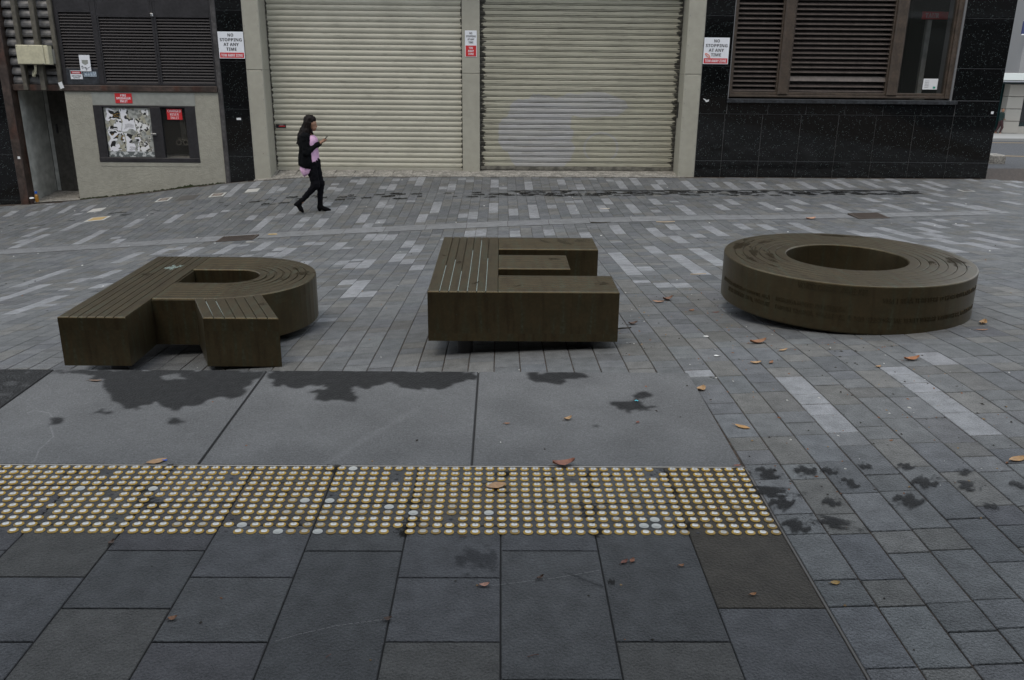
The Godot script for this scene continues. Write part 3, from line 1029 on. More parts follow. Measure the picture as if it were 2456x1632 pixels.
func letter_r() -> void:
	var at := Vector3(-2.15, gy(-2.15, -6.3), -6.3)
	var t := thing("letter_bench", "letter R shaped bronze bench with grooved top, left of the E bench", "bench", at, "bronze letter benches")
	var y1 := 0.09 - at.y
	var y0 := -0.245 - at.y
	var xl := -2.862 - at.x
	var xs := -2.424 - at.x
	var zf := -5.422 - at.z
	var zb := -7.170 - at.z
	var zc := -6.522 - at.z
	var xc := -2.075 - at.x
	var ro := 0.648
	var ri := 0.203
	var zcr := -5.862 - at.z
	# right leg
	var l0 := Vector2(-2.122 - at.x, zcr)
	var l1 := Vector2(-1.924 - at.x, zf)
	var l2 := Vector2(-1.436 - at.x, zf)
	var l3 := Vector2(-1.682 - at.x, -5.972 - at.z)
	var o := PackedVector2Array([Vector2(xl, zf), Vector2(xs, zf), Vector2(xs, zcr), l0, l1, l2, l3])
	var a0 := atan2(l3.y - zc, l3.x - xc)
	for k in 25:
		var a := lerpf(a0 - 0.02, -PI / 2, k / 24.0)
		o.append(Vector2(xc + ro * cos(a), zc + ro * sin(a)))
	o.append(Vector2(xl, zb))
	# hole: split the body into two prisms that butt along the middle of the counter
	var hole := PackedVector2Array()
	var hx := xs + 0.01
	for k in 17:
		var a := lerpf(PI / 2, -PI / 2, k / 16.0)
		hole.append(Vector2(xc + 0.02 + ri * cos(a), zc + ri * sin(a)))
	hole.append(Vector2(hx, zc - ri))
	hole.append(Vector2(hx, zc + ri))
	var mb := MB.new()
	var ytop := y1 - 0.0105
	for k in o.size():
		var p := o[k]
		var q := o[(k + 1) % o.size()]
		mb.poly([Vector3(p.x, y0, p.y), Vector3(q.x, y0, q.y), Vector3(q.x, ytop, q.y), Vector3(p.x, ytop, p.y)])
	for k in hole.size():
		var p := hole[k]
		var q := hole[(k + 1) % hole.size()]
		mb.poly([Vector3(p.x, y0, p.y), Vector3(q.x, y0, q.y), Vector3(q.x, ytop, q.y), Vector3(p.x, ytop, p.y)])
	# bridge the outline to the hole so that one polygon covers the ring
	var ring := PackedVector2Array()
	for k in o.size():
		ring.append(o[k])
	ring.append(Vector2(xl, zc))
	ring.append(Vector2(hx, zc))
	var hk := []
	for k in hole.size():
		hk.append(hole[k])
	# from (hx, zc) towards the far left corner, then round the hole
	ring.append(Vector2(hx, zc - ri))
	for k in range(16, -1, -1):
		ring.append(hole[k])
	ring.append(Vector2(hx, zc + ri))
	ring.append(Vector2(hx, zc + 0.0005))
	ring.append(Vector2(xl, zc + 0.0005))
	var tri := Geometry2D.triangulate_polygon(ring)
	for k in range(0, tri.size(), 3):
		var p0 := ring[tri[k]]
		var p1 := ring[tri[k + 1]]
		var p2 := ring[tri[k + 2]]
		if (p1 - p0).cross(p2 - p0) > 0:
			var w := p1
			p1 = p2
			p2 = w
		mb.poly([Vector3(p0.x, ytop, p0.y), Vector3(p1.x, ytop, p1.y), Vector3(p2.x, ytop, p2.y)])
		mb.poly([Vector3(p0.x, y0, p0.y), Vector3(p2.x, y0, p2.y), Vector3(p1.x, y0, p1.y)])
	part(t, "body", mb.mesh(M.bronze))
	strips_x(t, xl, xs - 0.0015, zb, zf, y1, 7, true)
	# bowl: nested bands that run straight, round the end and back
	var bands := 7
	for b in bands:
		var rc := cuts(ri, ro, bands)
		var r0: float = rc[b] + (0.0026 if b > 0 else 0.0)
		var r1: float = rc[b + 1] - (0.0026 if b < bands - 1 else 0.0)
		var band := PackedVector2Array()
		var sx := xs + 0.0015
		band.append(Vector2(sx, zc + r1))
		for k in 29:
			var a := lerpf(PI / 2, -PI / 2, k / 28.0)
			band.append(Vector2(xc + r1 * cos(a), zc + r1 * sin(a)))
		band.append(Vector2(sx, zc - r1))
		band.append(Vector2(sx, zc - r0))
		for k in 29:
			var a := lerpf(-PI / 2, PI / 2, k / 28.0)
			band.append(Vector2(xc + 0.02 * (1.0 - float(b) / bands) + r0 * cos(a), zc + r0 * sin(a)))
		band.append(Vector2(sx, zc + r0))
		var ins := []
		for k in band.size():
			ins.append(HARD)
			if b == bands - 1 and k < 30 or b == 0 and k > 30 and k < band.size() - 1:
				ins[k] = SOFT
		strip(t, band, y1, ins)
	# leg strips, cut where they meet the round of the bowl
	for k in 7:
		var f0 := k / 7.0 + (0.0052 if k > 0 else 0.0)
		var f1 := (k + 1) / 7.0 - (0.0052 if k < 6 else 0.0)
		var q := []
		for f in [f0, f1]:
			var base := l1.lerp(l2, f)
			var head := l0.lerp(l3, f)
			var d := (head - base).normalized()
			var s := 0.0
			while s < 0.05 or (s < 0.7 and (base + d * s - Vector2(xc, zc)).length() > ro + 0.002 and ((base + d * s).x > xc or (base + d * s).y > zc + ro + 0.002)):
				s += 0.004
			q.append([base, base + d * s])
		strip(t, PackedVector2Array([q[0][0], q[1][0], q[1][1], q[0][1]]), y1, [SOFT, SOFT if k == 6 else HARD, HARD, SOFT if k == 0 else HARD])
		if k == 1 or k == 2:
			var va := l1.lerp(l2, k / 7.0)
			var vb := va.lerp(l0.lerp(l3, k / 7.0), 0.85)
			var vl := MB.new()
			vl.tube([Vector3(va.x, y1 - 0.0045, va.y - 0.012), Vector3(vb.x, y1 - 0.0045, vb.y)], 0.0026, 6)
			part(t, "verdigris_line", vl.mesh(M.verdigris_line))
	feet(t, [[-0.42, 0.74], [0.44, 0.72], [-0.5, -0.7], [0.35, -0.6]], y0)
	for f in [[-1.52, -6.62, 0.2, 0.2], [-1.62, -6.78, 0.16, 0.09], [-2.72, -6.55, 0.1, 0.12], [-1.9, -6.37, 0.3, 0.03], [-2.0, -6.25, 0.06, 0.03], [-1.62, -5.75, 0.1, 0.09], [-1.66, -6.45, 0.15, 0.1], [-1.85, -7.08, 0.2, 0.06]]:
		film(t, "water_film", f[0] - at.x, f[1] - at.z, f[2], f[3], M.film, f[0] * 5.0, y1, 0.0012)
	film(t, "verdigris_patch", -2.60 - at.x, -6.78 - at.z, 0.16, 0.2, M.verdigris, 0.2, y1, 0.0012)

func letter_o() -> void:
	var at := Vector3(2.62, gy(2.62, -6.43), -6.43)
	var t := thing("letter_bench", "letter O shaped round bronze bench with raised lettering on its side", "bench", at, "bronze letter benches")
	var y1 := 0.296 - at.y
	var y0 := -0.045 - at.y
	var ro := 0.900
	var ri := 0.436
	var mb := MB.new()
	mb.turn([Vector2(ri, y0 + 0.012), Vector2(ri + 0.012, y0), Vector2(ro - 0.014, y0), Vector2(ro - 0.004, y0 + 0.005), Vector2(ro, y0 + 0.014), Vector2(ro, y1 - 0.009), Vector2(ri, y1 - 0.009)], Vector3.ZERO, 96)
	part(t, "body", mb.mesh(M.bronze))
	for b in 7:
		var rc := cuts(ri, ro, 7)
		var r0: float = rc[b] + (0.0026 if b > 0 else 0.0)
		var r1: float = rc[b + 1] - (0.0026 if b < 6 else 0.0)
		var e0 := 0.0090 if b == 0 else 0.0020
		var e1 := 0.0090 if b == 6 else 0.0020
		var sm := MB.new()
		sm.turn([Vector2(r0, y1 - 0.009), Vector2(r1, y1 - 0.009), Vector2(r1, y1 - e1), Vector2(r1 - e1 * 0.3, y1 - e1 * 0.3), Vector2(r1 - e1, y1), Vector2(r0 + e0, y1), Vector2(r0 + e0 * 0.3, y1 - e0 * 0.3), Vector2(r0, y1 - e0)], Vector3.ZERO, 96)
		part(t, "top_strip", sm.mesh(M.bronze))
	for l in [["VOICES CARRY / KAWE REO", -40.6, -11.4, 0.256, 0.040], ["TEA WHARE TAKIURA O SEDDON, NGĀ", -92.0, -53.2, 0.119, 0.037], ["HERENGA HOIHO O PATERSON,", -50.0, -18.9, 0.121, 0.037], ["KI TE WHARE HUI, WHARE", -84.0, -53.0, 0.068, 0.037], ["PUPURI TAONGA, WHARE TOI, O ODD FELLOWS,", -50.0, -0.8, 0.066, 0.037], ["ME TENEI WHARE KAUNIHERA, KI A KOUTOU", 0.8, 54.0, 0.062, 0.037], ["MAI I NGĀ TERETERE O HOROTIU KI A KOUTOU", -4.9, 54.0, 0.204, 0.040]]:
		ring_text(t, l[0], deg_to_rad(l[1]), deg_to_rad(l[2]), l[3] - at.y, l[4], ro)
	feet(t, [[-0.45, 0.40], [0.42, 0.36], [-0.4, -0.45], [0.42, -0.42]], y0)
	# water lying on the top: bearing in degrees, radius, width across, length along
	for f in [[-122, 0.80, 0.16, 0.62], [-104, 0.68, 0.10, 0.50], [-96, 0.57, 0.09, 0.40], [-84, 0.76, 0.07, 0.34], [-78, 0.62, 0.06, 0.26], [163, 0.82, 0.13, 0.55], [78, 0.78, 0.20, 0.46], [72, 0.60, 0.08, 0.18], [-140, 0.70, 0.09, 0.36], [-66, 0.72, 0.05, 0.2]]:
		var an := deg_to_rad(f[0])
		film(t, "water_film", f[1] * sin(an), f[1] * cos(an), f[2], f[3], M.film, atan2(cos(an), sin(an)), y1, 0.0012)

# ------------------------------------------------------------------ lettering
func text_arrays(s: String, bold := true, serif := false, depth := 0.002) -> Array:
	var f := SystemFont.new()
	f.font_names = PackedStringArray(["Droid Serif" if serif else "Droid Sans"])
	f.font_weight = 700 if bold else 400
	var tm := TextMesh.new()
	tm.font = f
	tm.text = s
	tm.font_size = 48
	tm.pixel_size = 0.01
	tm.curve_step = 3.0
	tm.depth = depth
	return tm.get_mesh_arrays()

func fitted(s: String, w: float, h: float, m: Material, bold := true, depth := 0.002, serif := false) -> ArrayMesh:
	var a := text_arrays(s, bold, serif, depth)
	var p: PackedVector3Array = a[Mesh.ARRAY_VERTEX]
	var lo := Vector3(1e9, 1e9, 1e9)
	var hi := -lo
	for q in p:
		lo = lo.min(q)
		hi = hi.max(q)
	var sc := Vector3(w / max(1e-6, hi.x - lo.x), h / max(1e-6, hi.y - lo.y), 1)
	var ctr := (lo + hi) * 0.5
	for k in p.size():
		p[k] = (p[k] - ctr) * sc
	var b := []
	b.resize(Mesh.ARRAY_MAX)
	b[Mesh.ARRAY_VERTEX] = p
	b[Mesh.ARRAY_NORMAL] = a[Mesh.ARRAY_NORMAL]
	b[Mesh.ARRAY_INDEX] = a[Mesh.ARRAY_INDEX]
	var am := ArrayMesh.new()
	am.add_surface_from_arrays(Mesh.PRIMITIVE_TRIANGLES, b)
	am.surface_set_material(0, m)
	return am

func ring_text(t: Node3D, s: String, a0: float, a1: float, y: float, h: float, r: float) -> void:
	var am0 := fitted(s, (a1 - a0) * r, h, M.bronze, false, 0.004)
	var a := am0.surface_get_arrays(0)
	var p: PackedVector3Array = a[Mesh.ARRAY_VERTEX]
	var nn: PackedVector3Array = a[Mesh.ARRAY_NORMAL]
	for k in p.size():
		var q := p[k]
		var an := (a0 + a1) * 0.5 + q.x / r
		var rad := r + q.z + 0.0022
		p[k] = Vector3(sin(an) * rad, y + q.y, cos(an) * rad)
		var b := Basis(Vector3.UP, an)
		nn[k] = b * nn[k]
	a[Mesh.ARRAY_VERTEX] = p
	a[Mesh.ARRAY_NORMAL] = nn
	var am := ArrayMesh.new()
	am.add_surface_from_arrays(Mesh.PRIMITIVE_TRIANGLES, a)
	am.surface_set_material(0, M.bronze)
	part(t, "raised_lettering", am)

# ------------------------------------------------------------------ the building across the street
const FZ := -17.7

func base_y(x: float) -> float:
	return gy(x, FZ) - 0.06

func granite_panel(b: Node3D, x0: float, x1: float, y0: float, y1: float, z := FZ) -> void:
	pbox(b, "granite_panel", Vector3(x0 + 0.0025, y0 + 0.0025, z - 0.03), Vector3(x1 - 0.0025, y1 - 0.0025, z + rng.randf_range(-0.0012, 0.0012)), M.granite, 0.0015)

func granite_area(b: Node3D, xs: Array, ys: Array) -> void:
	for i in xs.size() - 1:
		for j in ys.size() - 1:
			granite_panel(b, xs[i], xs[i + 1], ys[j], ys[j + 1])

# one shutter slat, its cross-section drawn along x
func slat(b: Node3D, x0: float, x1: float, y: float, pitch: float, z: float, curved: bool, m: Material, X0: float, X1: float, Y0: float, Y1: float) -> void:
	var prof := []
	if curved:
		for k in 9:
			var t := k / 8.0
			prof.append(Vector2(pitch * 0.90 * t, 0.017 * sin(PI * (0.06 + 0.90 * t))))
		prof.append(Vector2(pitch * 0.905, -0.022))
		prof.append(Vector2(pitch * 0.965, -0.022))
		prof.append(Vector2(pitch * 0.975, 0.004))
		prof.append(Vector2(pitch * 0.998, 0.002))
	else:
		prof = [Vector2(0, -0.024), Vector2(0.003, 0.004), Vector2(pitch * 0.12, 0.0075), Vector2(pitch * 0.40, 0.0085), Vector2(pitch * 0.60, 0.0075), Vector2(pitch * 0.67, 0.003), Vector2(pitch * 0.68, -0.034), Vector2(pitch * 0.80, -0.034), Vector2(pitch * 0.815, 0.001), Vector2(pitch * 0.87, 0.003), Vector2(pitch * 0.925, 0.001), Vector2(pitch * 0.93, -0.024), Vector2(pitch * 0.998, -0.024)]
	var mb := MB.new()
	for k in prof.size() - 1:
		var p: Vector2 = prof[k]
		var q: Vector2 = prof[k + 1]
		var uv := []
		var pts := [Vector3(x0, y + p.x, z + p.y), Vector3(x1, y + p.x, z + p.y), Vector3(x1, y + q.x, z + q.y), Vector3(x0, y + q.x, z + q.y)]
		for v in pts:
			uv.append(Vector2((v.x - X0) / (X1 - X0), (Y1 - v.y) / (Y1 - Y0)))
		mb.poly(pts, uv)
	part(b, "slat", mb.mesh(m))

func shutter_picture(kind: int) -> Image:
	var w := 768
	var h := 640
	var img := Image.create(w, h, false, Image.FORMAT_RGB8)
	var f := noise(301 + kind, 0.004, 4)
	var g := noise(303 + kind, 0.03, 4)
	var e := noise(307 + kind, 0.05, 3)
	var base := Color(0.685, 0.675, 0.615) if kind == 0 else Color(0.66, 0.65, 0.585)
	var pitch := h / 32.0
	for y in h:
		for x in w:
			var c := base
			var a := f.get_noise_2d(x, y)
			var s := g.get_noise_2d(x * 0.25, y * 2.0)
			c = c.lightened(0.04 * a) if a > 0 else c.darkened(-0.07 * a)
			if s > 0.42:
				c = c.darkened((s - 0.42) * 0.3)
			if kind == 1:
				# the patch of roller paint over old graffiti, grey-lilac
				var p := Vector2(float(x) / w, float(y) / h)
				var wob := f.get_noise_2d(x * 2.0, y * 2.0) * 0.03
				var k := 0.0
				if p.x > 0.08 + wob and p.x < 0.49 + wob * 1.5 and ((p - Vector2(0.32, 0.80)) / Vector2(0.22, 0.22)).length() < 1.0 + wob * 4:
					k = 0.42
				if ((p - Vector2(0.56, 0.63)) / Vector2(0.2, 0.07)).length() < 1.0 + wob * 5:
					k = max(k, 0.36)
				if absf((p - Vector2(0.62, 0.87)).length() - 0.085) < 0.006 and p.y < 0.93:
					k = max(k, 0.35)
				if p.y > 0.955 and p.x > 0.2 and p.x < 0.36:
					k = 0.35
				if k > 0:
					c = c.lerp(Color(0.655, 0.66, 0.70), k * (1.1 + 0.5 * (g.get_noise_2d(x * 0.12, y) * 0.5 + 0.5)))
			# black grease worn into the ends of the slats and along their hooks
			var end: float = min(x, w - x)
			var dirt := e.get_noise_2d(x * 0.35, y * 1.4) * 0.5 + 0.5
			var lim := 10.0 if kind == 0 else 30.0
			if end < lim * dirt:
				c = c.lerp(Color(0.10, 0.095, 0.085), 0.75)
			if kind == 1 and e.get_noise_2d(x * 0.06, y * 3.0) > 0.46:
				c = c.lerp(Color(0.38, 0.37, 0.33), 0.35)
			img.set_pixel(x, y, c)
	return img

func roller_shutter(b: Node3D, kind: int, x0: float, x1: float, y0: float, z: float) -> void:
	var m := mat("shutter_%d" % kind, Color(1, 1, 1), 0.42)
	m.albedo_texture = tex(shutter_picture(kind))
	var s := Node3D.new()
	s.name = named(b, "roller_shutter")
	s.set_meta("label", "cream roller shutter of rounded slats behind the walking woman" if kind == 0 else "cream roller shutter of flat slats with a painted-over grey patch")
	b.add_child(s, true)
	var pitch := 0.1045 if kind == 0 else 0.1085
	var top := y0 + 0.075 + 32 * pitch
	pbox(s, "bottom_rail", Vector3(x0 + 0.01, y0, z - 0.02), Vector3(x1 - 0.01, y0 + 0.072, z + 0.012), M.beige if kind == 0 else M.shutter_rail, 0.004)
	for k in 32:
		slat(s, x0 + 0.004, x1 - 0.004, y0 + 0.074 + k * pitch, pitch, z, kind == 0, m, x0, x1, y0, top)
	pbox(s, "backing", Vector3(x0 - 0.02, y0 - 0.02, z - 0.12), Vector3(x1 + 0.02, top + 0.2, z - 0.05), M.cavity)

func louvre(b: Node3D, called: String, x0: float, x1: float, y0: float, y1: float, z: float, pitch: float, m: Material, lean: float, thick: float, label := "", dropped := -1, rise := 0.55) -> void:
	var s := Node3D.new()
	s.name = named(b, called)
	if label != "":
		s.set_meta("label", label)
	b.add_child(s, true)
	var count := int((y1 - y0) / pitch)
	pitch = (y1 - y0) / count
	var mb := MB.new()
	# slanted blade, outer edge low
	var d := pitch * rise
	var w := (x1 - x0) * 0.5
	var pr := [Vector2(0.0, 0.0), Vector2(thick, 0.002), Vector2(d + thick, -lean), Vector2(d, -lean - 0.002)]
	for k in 4:
		var p: Vector2 = pr[k]
		var q: Vector2 = pr[(k + 1) % 4]
		mb.poly([Vector3(-w, p.x, p.y), Vector3(w, p.x, p.y), Vector3(w, q.x, q.y), Vector3(-w, q.x, q.y)])
	var mesh := mb.mesh(m)
	for k in count:
		if k == dropped:
			continue
		var o := part(s, "slat", mesh, Vector3((x0 + x1) * 0.5, y0 + k * pitch, z))
		if k == dropped - 1:
			o.position.y += 0.018
			o.rotation.x = 0.55
	pbox(s, "backing", Vector3(x0, y0, z - 0.44), Vector3(x1, y1, z - 0.40), M.cavity)

func frame_rect(b: Node3D, called: String, x0: float, x1: float, y0: float, y1: float, t: float, z0: float, z1: float, m: Material) -> void:
	pbox(b, called, Vector3(x0, y0, z0), Vector3(x0 + t, y1, z1), m, 0.004)
	pbox(b, called, Vector3(x1 - t, y0, z0), Vector3(x1, y1, z1), m, 0.004)
	pbox(b, called, Vector3(x0 + t, y0, z0), Vector3(x1 - t, y0 + t, z1 - 0.003), m, 0.004)
	pbox(b, called, Vector3(x0 + t, y1 - t, z0), Vector3(x1 - t, y1, z1 - 0.003), m, 0.004)

func building() -> void:
	rng.seed = 404
	var b := thing("street_building", "long dark granite building with two cream roller shutters facing the street", "building", Vector3.ZERO)
	var TOP := 3.35
	# core and upper storeys (above the picture) so that the wall stands as a building
	pbox(b, "core_wall", Vector3(-14, -2.2, -26), Vector3(7.6, TOP, -19.3), M.cavity)
	pbox(b, "core_wall", Vector3(7.62, -2.2, -26), Vector3(9.80, 0.85, -17.78), M.cavity)
	pbox(b, "upper_wall", Vector3(-14, TOP + 0.002, -26), Vector3(9.85, 9.5, -17.72), M.upper_stone)
	# backing behind the granite, showing as pale grout lines
	for r in [[-14.0, -9.52], [-5.50, -4.93], [3.62, 4.47], [8.86, 9.846]]:
		pbox(b, "grout_backing", Vector3(r[0], -2.2, FZ - 0.62), Vector3(r[1], TOP, FZ - 0.006), M.grout)
	pbox(b, "grout_backing", Vector3(4.472, -2.2, FZ - 0.3), Vector3(8.858, 0.80, FZ - 0.006), M.grout)
	var rows := [-0.30, 0.61, 1.51, 2.43, TOP]
	# right wall
	granite_area(b, [3.905, 4.43, 5.18, 5.95, 6.70, 7.45, 8.22, 8.985, 9.85], [-0.78, -0.305])
	granite_area(b, [3.905, 4.43, 5.18, 5.95, 6.70, 7.45, 8.22, 8.985, 9.85], [-0.305, 0.61])
	granite_area(b, [4.46, 5.27, 6.03, 6.80, 7.56, 8.33, 8.985], [0.61, 0.822])
	granite_area(b, [3.905, 4.455], [0.61, 1.51, 2.43, TOP])
	granite_area(b, [8.89, 9.85], [0.905, 1.51, 2.43, TOP])
	granite_area(b, [8.99, 9.85], [0.61, 0.90])
	# side wall going back round the corner
	for y in [[-0.78, -0.30], [-0.30, 0.61], [0.61, 1.51], [1.51, 2.43], [2.43, TOP]]:
		for k in 5:
			pbox(b, "granite_panel", Vector3(9.82, y[0] + 0.0025, FZ - 0.035 - (k + 1) * 0.9), Vector3(9.85, y[1] - 0.0025, FZ - 0.035 - k * 0.9 - 0.004), M.granite)
	# left piers
	granite_area(b, [-5.43, -4.935], [-1.1, -0.30, 0.61, 1.51, 2.43, TOP])
	granite_area(b, [-11.6, -10.7, -9.68], [-1.9, -1.21, -0.30, 0.61, 1.51, 2.43, TOP])
	# steel strip and bronze post
	pbox(b, "steel_post", Vector3(-5.522, -1.1, FZ - 0.2), Vector3(-5.434, TOP, FZ + 0.015), M.post_grey, 0.006)
	pbox(b, "bronze_post", Vector3(-9.67, -1.6, FZ - 0.2), Vector3(-9.505, TOP, FZ + 0.05), M.bronze_trim, 0.01)
	# columns beside the shutters
	for c in [[-4.931, -4.612], [3.572, 3.901]]:
		pbox(b, "door_column", Vector3(c[0], -0.85, -18.26), Vector3(c[1], 1.345, FZ + 0.012), M.beige, 0.012)
		pbox(b, "door_column", Vector3(c[0], 1.349, -18.26), Vector3(c[1], TOP, FZ + 0.012), M.beige, 0.012)
	pbox(b, "door_pillar", Vector3(-0.778, -0.70, -18.26), Vector3(-0.428, 1.31, -18.10), M.beige, 0.008)
	pbox(b, "door_pillar", Vector3(-0.778, 1.314, -18.26), Vector3(-0.428, TOP, -18.10), M.beige, 0.008)
	# rivets on the columns
	var rv := MB.new()
	for y in range(0, 12):
		for x in [-4.90, -4.64, 3.60, 3.87]:
			var p := Vector3(x + rng.randf_range(-0.004, 0.004), -0.55 + y * 0.27, FZ + 0.012)
			rv.box(p - Vector3(0.008, 0.008, 0.002), p + Vector3(0.008, 0.008, 0.003))
	part(b, "rivets", rv.mesh(M.grey_paint)).set_meta("kind", "stuff")
	# concrete door sill
	var sl := MB.new()
	for k in 22:
		var x0 := -4.95 + k * 0.394
		var x1 := x0 + 0.394
		var q := [gp(x0, -17.63, 0.006), gp(x1, -17.63, 0.006), Vector3(x1, -0.60 + 0.012 * (x1 + 5) / 8.5 * 2, -18.34), Vector3(x0, -0.60 + 0.012 * (x0 + 5) / 8.5 * 2 - (0.025 if x0 < -0.6 else 0.0), -18.34)]
		sl.poly(q)
		sl.poly([q[0] - Vector3(0, 0.1, 0), q[1] - Vector3(0, 0.1, 0), q[1], q[0]])
	part(b, "door_sill", sl.mesh(M.concrete))
	roller_shutter(b, 0, -4.612, -0.778, -0.634, -18.20)
	roller_shutter(b, 1, -0.428, 3.572, -0.585, -18.20)
	pbox(b, "shutter_lock", Vector3(3.556, 0.50, -18.12), Vector3(3.570, 0.80, -18.06), M.dark_metal)
	# right window: frame, mullions, louvres, pane
	var w := Node3D.new()
	w.name = named(b, "window")
	w.set_meta("label", "wide brown framed window with louvres and one dark pane")
	b.add_child(w, true)
	var wz := FZ - 0.10
	pbox(w, "frame", Vector3(4.458, 0.93, wz - 0.1), Vector3(4.52, TOP, wz + 0.06), M.brown_frame, 0.008)
	pbox(w, "mullion", Vector3(5.44, 0.98, wz - 0.1), Vector3(5.64, TOP, wz + 0.07), M.brown_frame, 0.02)
	pbox(w, "mullion", Vector3(7.60, 0.98, wz - 0.1), Vector3(7.80, TOP, wz + 0.07), M.brown_frame, 0.02)
	pbox(w, "frame", Vector3(8.77, 0.93, wz - 0.1), Vector3(8.885, TOP, wz + 0.06), M.brown_frame, 0.008)
	pbox(w, "frame", Vector3(4.52, 0.93, wz - 0.1), Vector3(8.77, 0.975, wz + 0.05), M.brown_frame, 0.008)
	for r in [[4.52, 5.44], [5.64, 7.60], [7.80, 8.77]]:
		pbox(w, "bottom_rail", Vector3(r[0], 0.977, wz - 0.1), Vector3(r[1], 1.03, wz + 0.02), M.brown_frame, 0.006)
		pbox(w, "stile", Vector3(r[0], 1.03, wz - 0.1), Vector3(r[0] + 0.03, TOP, wz + 0.015), M.brown_frame, 0.004)
		pbox(w, "stile", Vector3(r[1] - 0.03, 1.03, wz - 0.1), Vector3(r[1], TOP, wz + 0.015), M.brown_frame, 0.004)
	pbox(w, "sill", Vector3(4.44, 0.826, wz - 0.1), Vector3(8.985, 0.902, FZ + 0.07), M.sill_stone, 0.006)
	louvre(b, "louvre", 4.552, 5.408, 1.04, TOP, wz - 0.01, 0.0865, M.louvre_brown, 0.095, 0.010, "narrow brown louvre left of the wide one")
	louvre(b, "louvre", 5.672, 7.568, 1.04, TOP, wz - 0.01, 0.0865, M.louvre_brown, 0.095, 0.010, "wide brown louvre with one slat dropped near the bottom", 3)
	pbox(w, "pane", Vector3(7.83, 1.032, wz - 0.035), Vector3(8.74, TOP, wz - 0.029), M.glass)
	# the room behind the pane
	pbox(b, "room_wall", Vector3(7.62, 0.86, -22.0), Vector3(7.66, TOP, -17.92), M.room)
	pbox(b, "room_wall", Vector3(9.74, 0.86, -22.0), Vector3(9.79, TOP, -17.92), M.room)
	pbox(b, "room_back", Vector3(7.66, 0.86, -22.04), Vector3(9.74, TOP, -22.0), M.room)
	pbox(b, "room_ceiling", Vector3(7.62, TOP - 0.03, -22.0), Vector3(9.79, TOP - 0.002, -17.92), M.room)
	# left bay: cream wall with the fire cabinet
	var cw := MB.new()
	for r in [[-8.497, -7.985, -1.5, 0.925], [-6.0, -5.524, -1.3, 0.925], [-7.985, -6.0, -1.4, -0.415], [-7.985, -6.0, 0.66, 0.925]]:
		cw.box(Vector3(r[0], r[2], FZ - 0.45), Vector3(r[1], r[3], FZ))
	part(b, "rendered_wall", cw.mesh(M.beige_wall))
	pbox(b, "header_panel", Vector3(-7.978, 0.665, FZ), Vector3(-5.985, 0.903, FZ + 0.006), M.grey_paint, 0.002)
	pbox(b, "apron_panel", Vector3(-7.985, -0.515, FZ), Vector3(-5.995, -0.42, FZ + 0.006), M.beige_wall, 0.002)
	var fc := Node3D.new()
	fc.name = named(b, "fire_cabinet")
	fc.set_meta("label", "dark framed cabinet with a postered door and a glazed door")
	b.add_child(fc, true)
	pbox(fc, "jamb", Vector3(-7.985, -0.415, FZ - 0.1), Vector3(-7.815, 0.66, FZ + 0.012), M.dark_metal, 0.006)
	pbox(fc, "jamb", Vector3(-6.885, -0.38, FZ - 0.1), Vector3(-6.68, 0.63, FZ + 0.012), M.dark_metal, 0.006)
	pbox(fc, "jamb", Vector3(-6.20, -0.415, FZ - 0.1), Vector3(-6.0, 0.66, FZ + 0.012), M.dark_metal, 0.006)
	pbox(fc, "rail", Vector3(-7.815, 0.628, FZ - 0.1), Vector3(-6.20, 0.66, FZ + 0.010), M.dark_metal, 0.006)
	pbox(fc, "rail", Vector3(-7.99, -0.435, FZ - 0.1), Vector3(-5.996, -0.345, FZ + 0.016), M.dark_metal, 0.008)
	pbox(fc, "door_panel", Vector3(-7.815, -0.345, FZ - 0.06), Vector3(-6.885, 0.628, FZ - 0.034), M.dark_metal)
	var ps := MB.new()
	ps.poly([Vector3(-7.80, -0.335, FZ - 0.031), Vector3(-6.90, -0.335, FZ - 0.031), Vector3(-6.90, 0.62, FZ - 0.031), Vector3(-7.80, 0.62, FZ - 0.031)], [Vector2(0, 1), Vector2(1, 1), Vector2(1, 0), Vector2(0, 0)])
	part(fc, "poster_layer", ps.mesh(M.posters), Vector3.ZERO, "layers of torn black and white posters")
	pbox(fc, "latch", Vector3(-6.90, 0.10, FZ + 0.012), Vector3(-6.80, 0.135, FZ + 0.05), M.steel, 0.004)
	pbox(fc, "back_wall", Vector3(-6.9, -0.5, FZ - 0.62), Vector3(-6.0, 0.7, FZ - 0.60), M.room)
	pbox(fc, "floor", Vector3(-6.9, -0.36, FZ - 0.6), Vector3(-6.0, -0.343, FZ - 0.05), M.concrete)
	pbox(fc, "pane", Vector3(-6.68, -0.345, FZ - 0.045), Vector3(-6.20, 0.628, FZ - 0.04), M.glass)
	var inlet := MB.new()
	inlet.box(Vector3(-6.50, -0.12, FZ - 0.42), Vector3(-6.27, 0.02, FZ - 0.28))
	inlet.box(Vector3(-6.43, 0.02, FZ - 0.40), Vector3(-6.33, 0.5, FZ - 0.30))
	part(fc, "inlet_pipe", inlet.mesh(M.slat_bar))
	for x in [-6.455, -6.315]:
		var n := MB.new()
		n.turn([Vector2(0.0, -0.05), Vector2(0.058, -0.05), Vector2(0.058, 0.05), Vector2(0.036, 0.05), Vector2(0.034, -0.03), Vector2(0.0, -0.03)], Vector3.ZERO, 18)
		var o := part(fc, "inlet_nozzle", n.mesh(M.slat_bar), Vector3(x, -0.06, FZ - 0.24))
		o.rotation.x = PI / 2
	# bronze ledge above and the three louvred service doors
	pbox(b, "bronze_ledge", Vector3(-8.50, 0.926, FZ - 0.4), Vector3(-5.524, 1.035, FZ + 0.04), M.bronze_trim, 0.008)
	pbox(b, "service_panel", Vector3(-8.50, 1.037, FZ - 0.62), Vector3(-5.524, TOP, FZ - 0.50), M.cavity)
